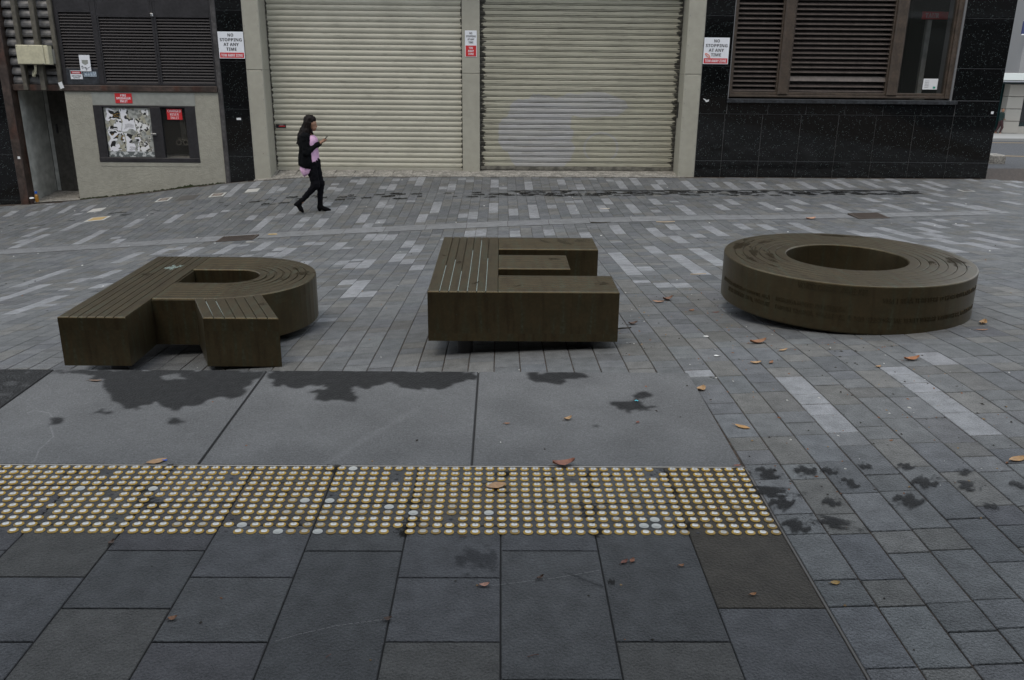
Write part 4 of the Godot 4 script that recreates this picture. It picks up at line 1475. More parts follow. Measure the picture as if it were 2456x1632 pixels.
	var dz := FZ - 0.02
	for r in [[-8.497, -7.700, 2.36, -8.42, -7.80, 1.345], [-7.696, -6.625, 2.28, -7.67, -6.665, 1.085], [-6.621, -5.527, 2.285, -6.58, -5.565, 1.09]]:
		pbox(b, "door_frame", Vector3(r[0], 1.04, dz - 0.1), Vector3(r[3], TOP, dz), M.dark_metal, 0.004)
		pbox(b, "door_frame", Vector3(r[4], 1.04, dz - 0.1), Vector3(r[1], TOP, dz), M.dark_metal, 0.004)
		pbox(b, "door_frame", Vector3(r[3], 1.04, dz - 0.1), Vector3(r[4], r[5], dz - 0.003), M.blue_metal if r[5] > 1.2 else M.dark_metal, 0.004)
		pbox(b, "door_frame", Vector3(r[3], r[2], dz - 0.1), Vector3(r[4], TOP, dz - 0.003), M.dark_metal, 0.004)
		louvre(b, "service_louvre", r[3], r[4], r[5], r[2], dz - 0.012, 0.052, M.service_slat, 0.045, 0.008, "", -1, 0.72)
	pbox(b, "door_knob", Vector3(-6.66, 2.30, dz), Vector3(-6.61, 2.36, dz + 0.05), M.steel, 0.012)
	# far left: fat slats above the recessed door
	pbox(b, "louvre_backing", Vector3(-9.505, 0.93, FZ - 0.6), Vector3(-8.50, TOP, FZ - 0.35), M.cavity)
	var fl := Node3D.new()
	fl.name = named(b, "vent_louvre")
	fl.set_meta("label", "grey louvre of fat curved slats behind upright bars")
	b.add_child(fl, true)
	var fat := MB.new()
	var pr := []
	for k in 7:
		var t := k / 6.0
		pr.append(Vector2(0.045 - 0.05 * cos(t * PI * 0.5) + 0.09 * t * t, -0.16 * t + 0.05 * sin(t * PI * 0.55)))
	pr = [Vector2(0.0, -0.008), Vector2(0.0, 0.0), Vector2(0.03, 0.01), Vector2(0.07, 0.004), Vector2(0.11, -0.02), Vector2(0.15, -0.06), Vector2(0.18, -0.11), Vector2(0.20, -0.17)]
	for k in pr.size() - 1:
		var p: Vector2 = pr[k]
		var q: Vector2 = pr[k + 1]
		fat.poly([Vector3(-0.5, p.x, p.y), Vector3(0.5, p.x, p.y), Vector3(0.5, q.x, q.y), Vector3(-0.5, q.x, q.y)])
		fat.poly([Vector3(0.5, p.x - 0.004, p.y - 0.004), Vector3(-0.5, p.x - 0.004, p.y - 0.004), Vector3(-0.5, q.x - 0.004, q.y - 0.004), Vector3(0.5, q.x - 0.004, q.y - 0.004)])
	var fatm := fat.mesh(M.fat_slat)
	for k in 10:
		part(fl, "slat", fatm, Vector3(-9.0, 1.045 + k * 0.174, FZ - 0.10))
	for x in [[-9.262, -9.18], [-8.925, -8.835], [-8.58, -8.502]]:
		pbox(fl, "bar", Vector3(x[0], 0.93, FZ - 0.09), Vector3(x[1], TOP, FZ + 0.03), M.slat_bar, 0.008)
	pbox(b, "bronze_beam", Vector3(-9.505, 0.92, FZ - 0.3), Vector3(-8.50, 1.035, FZ - 0.02), M.bronze_trim, 0.008)
	# recess with the sprinkler room door
	pbox(b, "recess_side", Vector3(-9.60, -1.7, -18.85), Vector3(-9.505, 0.918, FZ - 0.21), M.recess_paint)
	pbox(b, "recess_side", Vector3(-8.497, -1.7, -18.85), Vector3(-8.45, 0.925, FZ - 0.46), M.recess_paint)
	pbox(b, "recess_ceiling", Vector3(-9.6, 0.925, -18.85), Vector3(-8.45, 0.98, FZ - 0.3), M.recess_paint)
	var fy := gy(-9.0, FZ) - 0.02
	var rf := MB.new()
	rf.poly([Vector3(-9.505, -1.262, FZ + 0.02), Vector3(-8.497, -1.19, FZ + 0.02), Vector3(-8.497, -1.19, -18.85), Vector3(-9.505, -1.19, -18.85)])
	part(b, "recess_floor", rf.mesh(M.concrete))
	var dr := pbox(b, "door", Vector3(-9.40, -1.19, -18.86), Vector3(-8.45, 0.93, -18.82), M.door)
	var grv := MB.new()
	grv.box(Vector3(-9.12, -1.18, -18.82), Vector3(-9.112, 0.92, -18.817))
	part(dr, "door_seam", grv.mesh(M.cavity))
	pbox(dr, "handle", Vector3(-9.31, 0.02, -18.82), Vector3(-9.28, 0.2, -18.78), M.dark_metal, 0.005)
	pbox(b, "recess_back", Vector3(-9.505, -1.6, -18.92), Vector3(-8.45, 0.95, -18.87), M.recess_paint)
	# moss along the foot of the cream wall
	var mo := MB.new()
	for k in 260:
		var x := lerpf(-8.48, -5.55, rng.randf())
		var y := gy(x, FZ)
		var s := rng.randf_range(0.006, 0.02) * (1.8 if x > -6.5 and x < -6.2 else 1.0)
		var p := Vector3(x, y + rng.randf() * 0.012, FZ + 0.004)
		mo.poly([p + Vector3(-s * 1.8, -0.01, 0.0), p + Vector3(s * 1.8, -0.01, 0.006), p + Vector3(s * 0.4, s * rng.randf_range(0.5, 1.4), 0.008)])
	part(b, "moss", mo.mesh(M.moss)).set_meta("kind", "stuff")

# ------------------------------------------------------------------ signs on the wall
func sign_board(called: String, label: String, x0: float, x1: float, y0: float, y1: float, z: float, m: Material, group := "") -> Node3D:
	var t := thing(called, label, "sign", Vector3((x0 + x1) * 0.5, (y0 + y1) * 0.5, z), group)
	var w := (x1 - x0) * 0.5
	var h := (y1 - y0) * 0.5
	pbox(t, "board", Vector3(-w, -h, 0), Vector3(w, h, 0.006), m, 0.001)
	return t

func line(t: Node3D, s: String, x: float, y: float, w: float, h: float, m: Material, z := 0.0072, bold := true, serif := false) -> void:
	part(t, "lettering", fitted(s, w, h, m, bold, 0.0015, serif), Vector3(x, y, z))

func no_stopping(label: String, x0: float, x1: float, y0: float, y1: float, z: float, tall := false) -> Node3D:
	var t := sign_board("no_stopping_sign", label, x0, x1, y0, y1, z, M.sign_white, "no stopping signs")
	var W := x1 - x0
	var H := y1 - y0
	if tall:
		for l in [["NO", 0.395, 0.24], ["STOPPING", 0.28, 0.82], ["AT ANY", 0.165, 0.56], ["TIME", 0.05, 0.40]]:
			line(t, l[0], 0, H * l[1], W * l[2], H * 0.075, M.sign_black)
		pbox(t, "red_panel", Vector3(-W * 0.45, -H * 0.485, 0.006), Vector3(W * 0.45, -H * 0.07, 0.0072), M.sign_red)
		for l in [["TOW", -0.16, 0.36], ["AWAY", -0.275, 0.50], ["ZONE", -0.39, 0.46]]:
			line(t, l[0], 0, H * l[1], W * l[2], H * 0.08, M.sign_white, 0.0084)
	else:
		for l in [["NO", 0.375, 0.22], ["STOPPING", 0.20, 0.86], ["AT ANY", 0.025, 0.60], ["TIME", -0.15, 0.40]]:
			line(t, l[0], 0, H * l[1], W * l[2], H * 0.115, M.sign_black)
		pbox(t, "red_panel", Vector3(-W * 0.47, -H * 0.475, 0.006), Vector3(W * 0.47, -H * 0.28, 0.0072), M.sign_red)
		line(t, "TOW AWAY ZONE", 0, -H * 0.38, W * 0.84, H * 0.105, M.sign_white, 0.0084)
	return t

func signs() -> void:
	var t := no_stopping("large white NO STOPPING sign on the granite pier left of the shutters", -5.422, -4.935, 1.557, 2.044, FZ + 0.015)
	no_stopping("narrow upright NO STOPPING sign on the pillar between the two shutters", -0.717, -0.485, 1.63, 2.12, -18.098, true)
	t = no_stopping("white NO STOPPING sign with an orange sticker beside the louvred window", 3.906, 4.395, 1.545, 2.03, FZ + 0.014)
	var st := MB.new()
	for k in 9:
		var a := k / 9.0 * TAU
		st.tube([Vector3(-0.16 + 0.05 * cos(a), -0.085 + 0.025 * sin(a) - 0.03 * cos(a), 0.0095), Vector3(-0.16 + 0.05 * cos(a + 1.2), -0.085 + 0.025 * sin(a + 1.2) - 0.03 * cos(a + 1.2), 0.0095)], 0.006, 5)
	part(t, "scribble_sticker", st.mesh(M.orange))
	t = sign_board("fire_inlet_sign", "red FIRE SPRINKLER INLET sign above the postered cabinet", -7.528, -7.20, 0.702, 0.890, FZ + 0.0065, M.sign_red)
	line(t, "FIRE", 0, 0.055, 0.11, 0.042, M.sign_white)
	line(t, "SPRINKLER", 0, 0.0, 0.28, 0.042, M.sign_white)
	line(t, "INLET", 0, -0.055, 0.145, 0.042, M.sign_white)
	t = sign_board("riser_inlet_sign", "red CHARGED RISER INLET sign on the small glass door", -6.572, -6.275, 0.395, 0.598, FZ - 0.036, M.sign_red)
	line(t, "CHARGED", 0, 0.065, 0.26, 0.045, M.sign_white, 0.0072, false)
	line(t, "RISER", 0, 0.0, 0.165, 0.045, M.sign_white, 0.0072, false)
	line(t, "INLET", 0, -0.065, 0.165, 0.045, M.sign_white, 0.0072, false)
	t = sign_board("danger_sign", "small white DANGER electrical sign under the narrow louvre", -8.34, -8.11, 1.145, 1.305, FZ - 0.018, M.sign_white)
	pbox(t, "black_panel", Vector3(-0.108, 0.015, 0.006), Vector3(0.108, 0.072, 0.0072), M.sign_black)
	pbox(t, "red_panel", Vector3(-0.09, 0.022, 0.0072), Vector3(0.09, 0.064, 0.0082), M.sign_red)
	line(t, "DANGER", 0, 0.043, 0.14, 0.028, M.sign_white, 0.009)
	line(t, "LIVE ELECTRICAL", 0, -0.02, 0.18, 0.024, M.sign_black)
	line(t, "EQUIPMENT", 0, -0.056, 0.13, 0.022, M.sign_black)
	t = sign_board("number_plate", "pale plate numbered C1535 beside the danger sign", -8.085, -7.84, 1.195, 1.285, FZ - 0.018, M.number_pale)
	line(t, "C1535", 0, 0, 0.225, 0.068, M.number_blue, 0.0072, false, true)
	t = sign_board("tag_plate", "white plate with a grey shield and scrawled tag on the narrow louvre", -8.12, -7.915, 1.292, 1.592, FZ + 0.005, M.sign_white)
	var sh := MB.new()
	sh.poly([Vector3(-0.055, 0.06, 0.0072), Vector3(-0.055, 0.0, 0.0072), Vector3(0.0, -0.035, 0.0072), Vector3(0.06, -0.005, 0.0072), Vector3(0.062, 0.06, 0.0072)])
	part(t, "shield", sh.mesh(M.grey_paint))
	var tag := MB.new()
	tag.tube([Vector3(-0.07, -0.05, 0.008), Vector3(-0.06, -0.10, 0.008), Vector3(-0.035, -0.085, 0.008), Vector3(-0.05, -0.05, 0.008), Vector3(-0.075, -0.06, 0.008)], 0.004, 5)
	tag.tube([Vector3(-0.02, -0.08, 0.008), Vector3(-0.005, -0.07, 0.008), Vector3(-0.01, -0.10, 0.008), Vector3(0.012, -0.075, 0.008), Vector3(0.022, -0.10, 0.008), Vector3(0.005, -0.13, 0.008), Vector3(0.035, -0.09, 0.008)], 0.004, 5)
	tag.tube([Vector3(0.045, -0.075, 0.008), Vector3(0.06, -0.085, 0.008), Vector3(0.075, -0.072, 0.008)], 0.0035, 5)
	part(t, "tag", tag.mesh(M.sign_black))
	t = sign_board("sprinkler_sign", "black SPRINKLER STOP VALVE sign on the recessed door", -8.72, -8.46, 0.28, 0.58, -18.815, M.sign_black)
	line(t, "SPRINKLER", 0.0, 0.085, 0.22, 0.05, M.letter_grey)
	line(t, "STOP VALVE", 0.0, 0.015, 0.22, 0.05, M.letter_grey)
	line(t, "INSIDE", 0.0, -0.07, 0.16, 0.05, M.letter_grey)
	t = sign_board("blue_sign", "dark blue notice at the top of the recessed door", -8.74, -8.46, 0.66, 0.90, -18.815, M.sign_blue)
	line(t, "WARNING", 0, 0.05, 0.2, 0.03, M.letter_grey)
	# paper and stickers
	t = sign_board("paper_notice", "torn white paper notice low on the dark window pane", 8.33, 8.62, 1.105, 1.31, wz_(), M.paper)
	for k in 5:
		line(t, ["OPEN", "HOURS", "MON FRI", "SATURDAY", "SUNDAY"][k], -0.07, 0.06 - k * 0.03, 0.08, 0.012, M.letter_dark, 0.0072, false)
	pbox(t, "green_seal", Vector3(0.06, -0.085, 0.006), Vector3(0.11, -0.045, 0.0072), M.seal_green, 0.0)
	solo("wall_sticker", box_mesh(0.085, 0.04, 0.003, M.paper), "tiny white sticker on the granite pier left of the shutters", "sticker", Vector3(-5.16, 0.425, FZ + 0.0035))
	solo("wall_sticker", box_mesh(0.05, 0.05, 0.003, M.paper), "tiny white sticker near the right corner of the granite wall", "sticker", Vector3(9.74, 0.68, FZ + 0.0035))
	solo("wall_sticker", box_mesh(0.05, 0.05, 0.003, M.paper), "tiny white sticker low on the bronze post", "sticker", Vector3(-9.56, -0.36, FZ + 0.053))
	var bird := MB.new()
	bird.poly([Vector3(-0.065, 0.035, 0), Vector3(-0.02, -0.005, 0), Vector3(-0.005, 0.005, 0), Vector3(-0.01, 0.02, 0)])
	bird.poly([Vector3(-0.02, -0.005, 0), Vector3(0.005, -0.035, 0), Vector3(0.055, -0.02, 0), Vector3(0.06, 0.02, 0), Vector3(0.03, 0.0, 0), Vector3(0.0, 0.01, 0)])
	solo("bird_sticker", bird.mesh(M.paper), "white bird-shaped mark on the granite left of the window", "sticker", Vector3(4.03, 0.865, FZ + 0.004))
	t = thing("shutter_label", "small black and red label at the left end of the shutter slats", "label", Vector3(-4.46, 0.255, -18.178))
	pbox(t, "plate", Vector3(-0.10, -0.036, -0.002), Vector3(0.10, 0.036, 0.002), M.sign_black)
	pbox(t, "red_band", Vector3(-0.045, -0.012, 0.002), Vector3(0.085, 0.008, 0.003), M.sign_red)
	pbox(t, "white_band", Vector3(-0.03, 0.016, 0.002), Vector3(0.05, 0.026, 0.003), M.letter_grey)
	solo("paper_scrap", box_mesh(0.075, 0.12, 0.004, M.paper), "white paper scrap stuck where the bars meet the bronze ledge", "paper", Vector3(-8.52, 1.03, FZ + 0.045), "", 0.0).rotation.z = 0.3
	# cream electrical box on the bars, with its conduit
	var bx := thing("electrical_box", "cream electrical box fixed across the upright bars", "electrical box", Vector3(-8.905, 1.59, FZ + 0.031))
	pbox(bx, "case", Vector3(-0.30, -0.175, 0.0), Vector3(0.215, 0.175, 0.17), M.box_cream, 0.012)
	pbox(bx, "side_case", Vector3(0.217, -0.178, 0.0), Vector3(0.30, 0.165, 0.155), M.box_cream, 0.01)
	pbox(bx, "flange", Vector3(-0.345, -0.16, 0.0), Vector3(-0.302, 0.10, 0.012), M.steel_dull)
	pbox(bx, "flange", Vector3(0.302, -0.16, 0.0), Vector3(0.345, 0.10, 0.012), M.steel_dull)
	for p in [Vector2(-0.05, 0.16), Vector2(-0.05, -0.16), Vector2(-0.28, 0.155), Vector2(0.19, -0.16)]:
		pbox(bx, "screw", Vector3(p.x - 0.008, p.y - 0.008, 0.168), Vector3(p.x + 0.008, p.y + 0.008, 0.174), M.steel_dull)
	var cd := MB.new()
	cd.tube([Vector3(-0.02, -0.17, 0.08), Vector3(-0.02, -0.24, 0.08), Vector3(-0.04, -0.33, 0.07), Vector3(-0.08, -0.39, 0.05), Vector3(-0.125, -0.39, 0.0), Vector3(-0.145, -0.34, -0.06), Vector3(-0.15, -0.29, -0.12)], 0.024, 10)
	part(bx, "conduit", cd.mesh(M.box_cream))
	# cup and bottle beside the post
	var cy := gy(-9.42, FZ + 0.06)
	var cup := thing("coffee_cup", "dark paper coffee cup with white lid beside the bronze post", "cup", Vector3(-9.42, cy + 0.008, FZ + 0.08))
	var c := MB.new()
	c.turn([Vector2(0, 0), Vector2(0.028, 0), Vector2(0.04, 0.10), Vector2(0, 0.10)], Vector3.ZERO, 18)
	part(cup, "body", c.mesh(M.cup_dark))
	c = MB.new()
	c.turn([Vector2(0, 0.10), Vector2(0.044, 0.10), Vector2(0.044, 0.108), Vector2(0.038, 0.122), Vector2(0, 0.122)], Vector3.ZERO, 18)
	part(cup, "lid", c.mesh(M.white))
	var bt := thing("drink_bottle", "small bottle with blue cap behind the coffee cup", "bottle", Vector3(-9.395, cy + 0.02, FZ - 0.06))
	c = MB.new()
	c.turn([Vector2(0, 0), Vector2(0.032, 0), Vector2(0.034, 0.02), Vector2(0.034, 0.12), Vector2(0.014, 0.16), Vector2(0.014, 0.17), Vector2(0, 0.17)], Vector3.ZERO, 18)
	part(bt, "body", c.mesh(M.amber))
	c = MB.new()
	c.turn([Vector2(0, 0.165), Vector2(0.026, 0.165), Vector2(0.026, 0.205), Vector2(0.02, 0.21), Vector2(0, 0.21)], Vector3.ZERO, 18)
	part(bt, "cap", c.mesh(M.cap_blue))
	# the restaurant sign that is seen dimly inside the pane
	var rs := thing("restaurant_sign", "dim red sign with pale letters seen through the dark pane", "sign", Vector3(9.0, 2.52, -18.9))
	pbox(rs, "board", Vector3(-0.40, -0.075, 0), Vector3(0.42, 0.075, 0.02), M.sign_red, 0.004)
	line(rs, "TAUR", -0.20, 0, 0.28, 0.085, M.letter_grey, 0.022, false, true)
	line(rs, "& B", 0.25, 0, 0.17, 0.085, M.letter_grey, 0.022, false, true)
	var pc := thing("inner_post", "pale post seen dimly through the dark pane", "post", Vector3(8.78, 0.86, -18.95))
	pbox(pc, "shaft", Vector3(-0.05, 0.0, -0.05), Vector3(0.05, 1.58, 0.05), M.recess_paint, 0.01)
	pbox(pc, "foot", Vector3(-0.11, 0.0, -0.11), Vector3(0.11, 0.08, 0.11), M.recess_paint, 0.01)

func wz_() -> float:
	return FZ - 0.128

func box_mesh(w: float, h: float, d: float, m: Material) -> ArrayMesh:
	var mb := MB.new()
	mb.box(Vector3(-w * 0.5, -h * 0.5, -d * 0.5), Vector3(w * 0.5, h * 0.5, d * 0.5))
	return mb.mesh(m)

# torn posters, many layers of paper, print and paste
func posters_picture() -> Image:
	var w := 384
	var h := 400
	var img := Image.create(w, h, false, Image.FORMAT_RGB8)
	img.fill(Color(0.72, 0.73, 0.71))
	var f := noise(511, 0.008, 3)
	var g := noise(513, 0.02, 3)
	var k2 := noise(517, 0.008, 3)
	# x0, y0, x1, y1, print; later sheets lie over earlier ones
	var sheets := [[0.66, 0.04, 0.97, 0.50, 2], [0.68, 0.50, 0.97, 0.88, 2], [0.04, 0.05, 0.34, 0.46, 0], [0.04, 0.48, 0.36, 0.88, 0], [0.36, 0.04, 0.64, 0.47, 1], [0.38, 0.53, 0.70, 0.88, 1]]
	for y in h:
		for x in w:
			var p := Vector2(float(x) / w, float(y) / h)
			var tear := Vector2(f.get_noise_2d(x, y), f.get_noise_2d(x + 300, y)) * 0.05
			var q := p + tear
			var a := f.get_noise_2d(x * 0.8 + 900, y * 0.8)
			var b := g.get_noise_2d(x, y)
			var c := Color(0.62, 0.63, 0.61).lerp(Color(0.45, 0.46, 0.45), clampf(b * 1.8 + 0.3, 0, 1))
			if k2.get_noise_2d(x, y) > 0.2:
				c = c.lerp(Color(0.66, 0.63, 0.52), 0.5)
			for s in sheets:
				if q.x > s[0] and q.x < s[2] and q.y > s[1] and q.y < s[3]:
					var lx: float = (q.x - s[0]) / (s[2] - s[0])
					var ly: float = (q.y - s[1]) / (s[3] - s[1])
					var hole: bool = a + 0.2 * b < -0.27
					if hole:
						continue
					c = Color(0.86, 0.86, 0.88)
					if s[4] == 0:
						if ly > 0.06 and ly < 0.42 and lx > 0.15 and a < 0.25:
							c = Color(0.07, 0.065, 0.07)
							if ly > 0.2 and ly < 0.36 and fmod(ly * 12.0, 1.0) > 0.6 and fmod(lx * 7.0 + floorf(ly * 12.0) * 0.4, 1.0) > 0.35:
								c = Color(0.60, 0.47, 0.17)
						elif ly > 0.52 and ly < 0.95 and lx > 0.1 and a < 0.18 and ((Vector2(lx, ly) - Vector2(0.55, 0.74)) / Vector2(0.22, 0.13)).length() > 1.0:
							c = Color(0.06, 0.055, 0.06)
					elif s[4] == 1:
						if ly < 0.2 and lx > 0.1 and a < 0.2:
							c = Color(0.10, 0.095, 0.10)
						if ly > 0.3 and ly < 0.52 and lx > 0.2 and lx < 0.9 and a < 0.12:
							c = Color(0.13, 0.13, 0.14)
						if ly > 0.66 and ly < 0.9 and fmod(ly * 26.0, 1.0) > 0.6 and lx > 0.25 and lx < 0.85:
							c = Color(0.45, 0.45, 0.46)
					else:
						c = Color(0.72, 0.71, 0.66)
						if b > 0.06:
							c = Color(0.46, 0.46, 0.44)
						if a > 0.2:
							c = Color(0.86, 0.86, 0.86)
						if b < -0.3:
							c = Color(0.14, 0.13, 0.13)
			if p.y > 0.885:
				c = Color(0.36, 0.38, 0.38).lerp(Color(0.72, 0.73, 0.73), clampf((b + 0.02) * 3.0, 0, 1))
			img.set_pixel(x, y, c)
	return img

func facade_materials() -> void:
	var m := mat("posters", Color(1, 1, 1), 0.7)
	m.albedo_texture = tex(posters_picture())
	m = mat("shutter_rail", lin(0.19, 0.18, 0.15), 0.6)
	triplanar(m, tex(grain(256, 601, 0.03, 0.01, 0.5, 1.0)), 1.2)
	m = mat("upper_stone", lin(0.11, 0.105, 0.10), 0.8)
	m = mat("post_grey", lin(0.085, 0.08, 0.08), 0.5)
	triplanar(m, tex(grain(256, 602, 0.03, 0.01, 0.6, 1.0)), 0.9)
	m = mat("sill_stone", lin(0.055, 0.06, 0.068), 0.4)
	triplanar(m, tex(grain(256, 603, 0.05, 0.02, 0.5, 1.0)), 0.8)
	m = mat("blue_metal", lin(0.05, 0.056, 0.066), 0.45)
	triplanar(m, tex(grain(256, 604, 0.03, 0.01, 0.6, 1.0)), 0.9)
	m = mat("recess_paint", lin(0.52, 0.53, 0.50), 0.7)
	triplanar(m, tex(grain(256, 605, 0.02, 0.008, 0.8, 1.0)), 1.4)
	mat("room", lin(0.03, 0.03, 0.027), 0.9)
	mat("steel_dull", lin(0.30, 0.30, 0.29), 0.5, 0.6)
	mat("edge_dull", lin(0.105, 0.098, 0.092), 0.85)
	mat("edge_pale", lin(0.30, 0.29, 0.27), 0.7)
	mat("bronze_letter", lin(0.020, 0.016, 0.011), 0.45, 0.3)
	mat("orange", lin(0.75, 0.16, 0.06), 0.5)
	mat("number_pale", lin(0.45, 0.52, 0.58), 0.4)
	mat("number_blue", lin(0.05, 0.09, 0.16), 0.5)
	mat("letter_grey", lin(0.42, 0.42, 0.42), 0.5)
	mat("letter_dark", lin(0.10, 0.10, 0.11), 0.6)
	mat("sign_blue", lin(0.02, 0.03, 0.11), 0.4)
	mat("seal_green", lin(0.03, 0.28, 0.20), 0.5)
	mat("cup_dark", lin(0.035, 0.02, 0.018), 0.4)
	mat("amber", lin(0.35, 0.17, 0.03), 0.3)
	mat("cap_blue", lin(0.02, 0.10, 0.42), 0.35)
	mat("kerb_stone", lin(0.26, 0.26, 0.25), 0.85)
	mat("far_beige", lin(0.40, 0.38, 0.34), 0.8)
	mat("far_dark", lin(0.03, 0.03, 0.036), 0.6)
	mat("rear_wall", lin(0.09, 0.085, 0.08), 0.7)
	mat("far_grey", lin(0.26, 0.26, 0.26), 0.8)
	mat("far_shop", lin(0.015, 0.05, 0.05), 0.3)
	mat("canopy_white", lin(0.62, 0.66, 0.64), 0.5)
	mat("line_yellow", lin(0.55, 0.36, 0.10), 0.7)

# ------------------------------------------------------------------ figures: smooth union of tapered bones, meshed as surface nets
class Field:
	var b := []            # [ax, ay, az, ra, bx, by, bz, rb]
	var k := 0.03
	var folds: FastNoiseLite
	var fold := 0.0
	var fold_s := Vector3.ONE
	var cut_n := []        # planes [normal, offset]: keep dot(n, p) < offset
	func add(a: Vector3, ra: float, c: Vector3, rc: float) -> void:
		b.append([a, ra, c, rc])
	func at(p: Vector3) -> float:
		var d := 1e9
		for e in b:
			var a: Vector3 = e[0]
			var ac: Vector3 = e[2] - a
			var t := clampf((p - a).dot(ac) / max(1e-9, ac.length_squared()), 0.0, 1.0)
			var q: float = (p - a - ac * t).length() - lerpf(e[1], e[3], t)
			if d > 1e8:
				d = q
			else:
				var h: float = max(k - absf(d - q), 0.0) / k
				d = min(d, q) - h * h * k * 0.25
		if fold > 0.0 and absf(d) < 0.05:
			d += fold * folds.get_noise_3dv(p * fold_s)
		for c in cut_n:
			d = max(d, c[0].dot(p) - c[1])
		return d

func nets(mb: MB, f: Field, cell: float) -> void:
	var lo := Vector3(1e9, 1e9, 1e9)
	var hi := -lo
	for e in f.b:
		for s in [0, 2]:
			var r: float = e[s + 1] + cell * 2.0
			lo = lo.min(e[s] - Vector3(r, r, r))
			hi = hi.max(e[s] + Vector3(r, r, r))
	var nx := int((hi.x - lo.x) / cell) + 2
	var ny := int((hi.y - lo.y) / cell) + 2
	var nz := int((hi.z - lo.z) / cell) + 2
	var v := PackedFloat32Array()
	v.resize(nx * ny * nz)
	for i in nx:
		for j in ny:
			for l in nz:
				v[(i * ny + j) * nz + l] = f.at(lo + Vector3(i, j, l) * cell)
	var idx := {}
	var start := mb.v.size()
	var pos := PackedVector3Array()
	for i in nx - 1:
		for j in ny - 1:
			for l in nz - 1:
				var sum := Vector3.ZERO
				var cnt := 0
				var o := (i * ny + j) * nz + l
				var c := [v[o], v[o + ny * nz], v[o + nz], v[o + nz + ny * nz], v[o + 1], v[o + 1 + ny * nz], v[o + 1 + nz], v[o + 1 + nz + ny * nz]]
				var neg := 0
				for q in 8:
					if c[q] < 0:
						neg += 1
				if neg == 0 or neg == 8:
					continue
				for e in EDGES:
					var a: float = c[e[0]]
					var d: float = c[e[1]]
					if (a < 0) != (d < 0):
						var t := a / (a - d)
						sum += CORN[e[0]].lerp(CORN[e[1]], t)
						cnt += 1
				idx[o] = pos.size()
				pos.append(lo + (Vector3(i, j, l) + sum / cnt) * cell)
	var tri := PackedInt32Array()
	for i in range(1, nx - 1):
		for j in range(1, ny - 1):
			for l in range(1, nz - 1):
				var o := (i * ny + j) * nz + l
				var s := v[o] < 0
				for ax in 3:
					var o2: int = o + [ny * nz, nz, 1][ax]
					if s == (v[o2] < 0):
						continue
					var d1: int = [nz, 1, ny * nz][ax]
					var d2: int = [1, ny * nz, nz][ax]
					var q := [idx.get(o, -1), idx.get(o - d1, -1), idx.get(o - d1 - d2, -1), idx.get(o - d2, -1)]
					if q.has(-1):
						continue
					if s:
						tri.append_array(PackedInt32Array([q[0], q[2], q[1], q[0], q[3], q[2]]))
					else:
						tri.append_array(PackedInt32Array([q[0], q[1], q[2], q[0], q[2], q[3]]))
	var nn := PackedVector3Array()
	nn.resize(pos.size())
	for t in range(0, tri.size(), 3):
		var n := (pos[tri[t + 2]] - pos[tri[t]]).cross(pos[tri[t + 1]] - pos[tri[t]])
		for q in 3:
			nn[tri[t + q]] += n
	for q in pos.size():
		mb.v.append(pos[q])
		mb.n.append(nn[q].normalized())
		mb.c.append(mb.col)
		mb.u.append(Vector2(pos[q].x, pos[q].y))
	for t in tri:
		mb.ix.append(start + t)

const CORN := [Vector3(0, 0, 0), Vector3(1, 0, 0), Vector3(0, 1, 0), Vector3(1, 1, 0), Vector3(0, 0, 1), Vector3(1, 0, 1), Vector3(0, 1, 1), Vector3(1, 1, 1)]
const EDGES := [[0, 1], [2, 3], [4, 5], [6, 7], [0, 2], [1, 3], [4, 6], [5, 7], [0, 4], [1, 5], [2, 6], [3, 7]]

func V(x: float, y: float, z: float) -> Vector3:
	return Vector3(x, y, z)

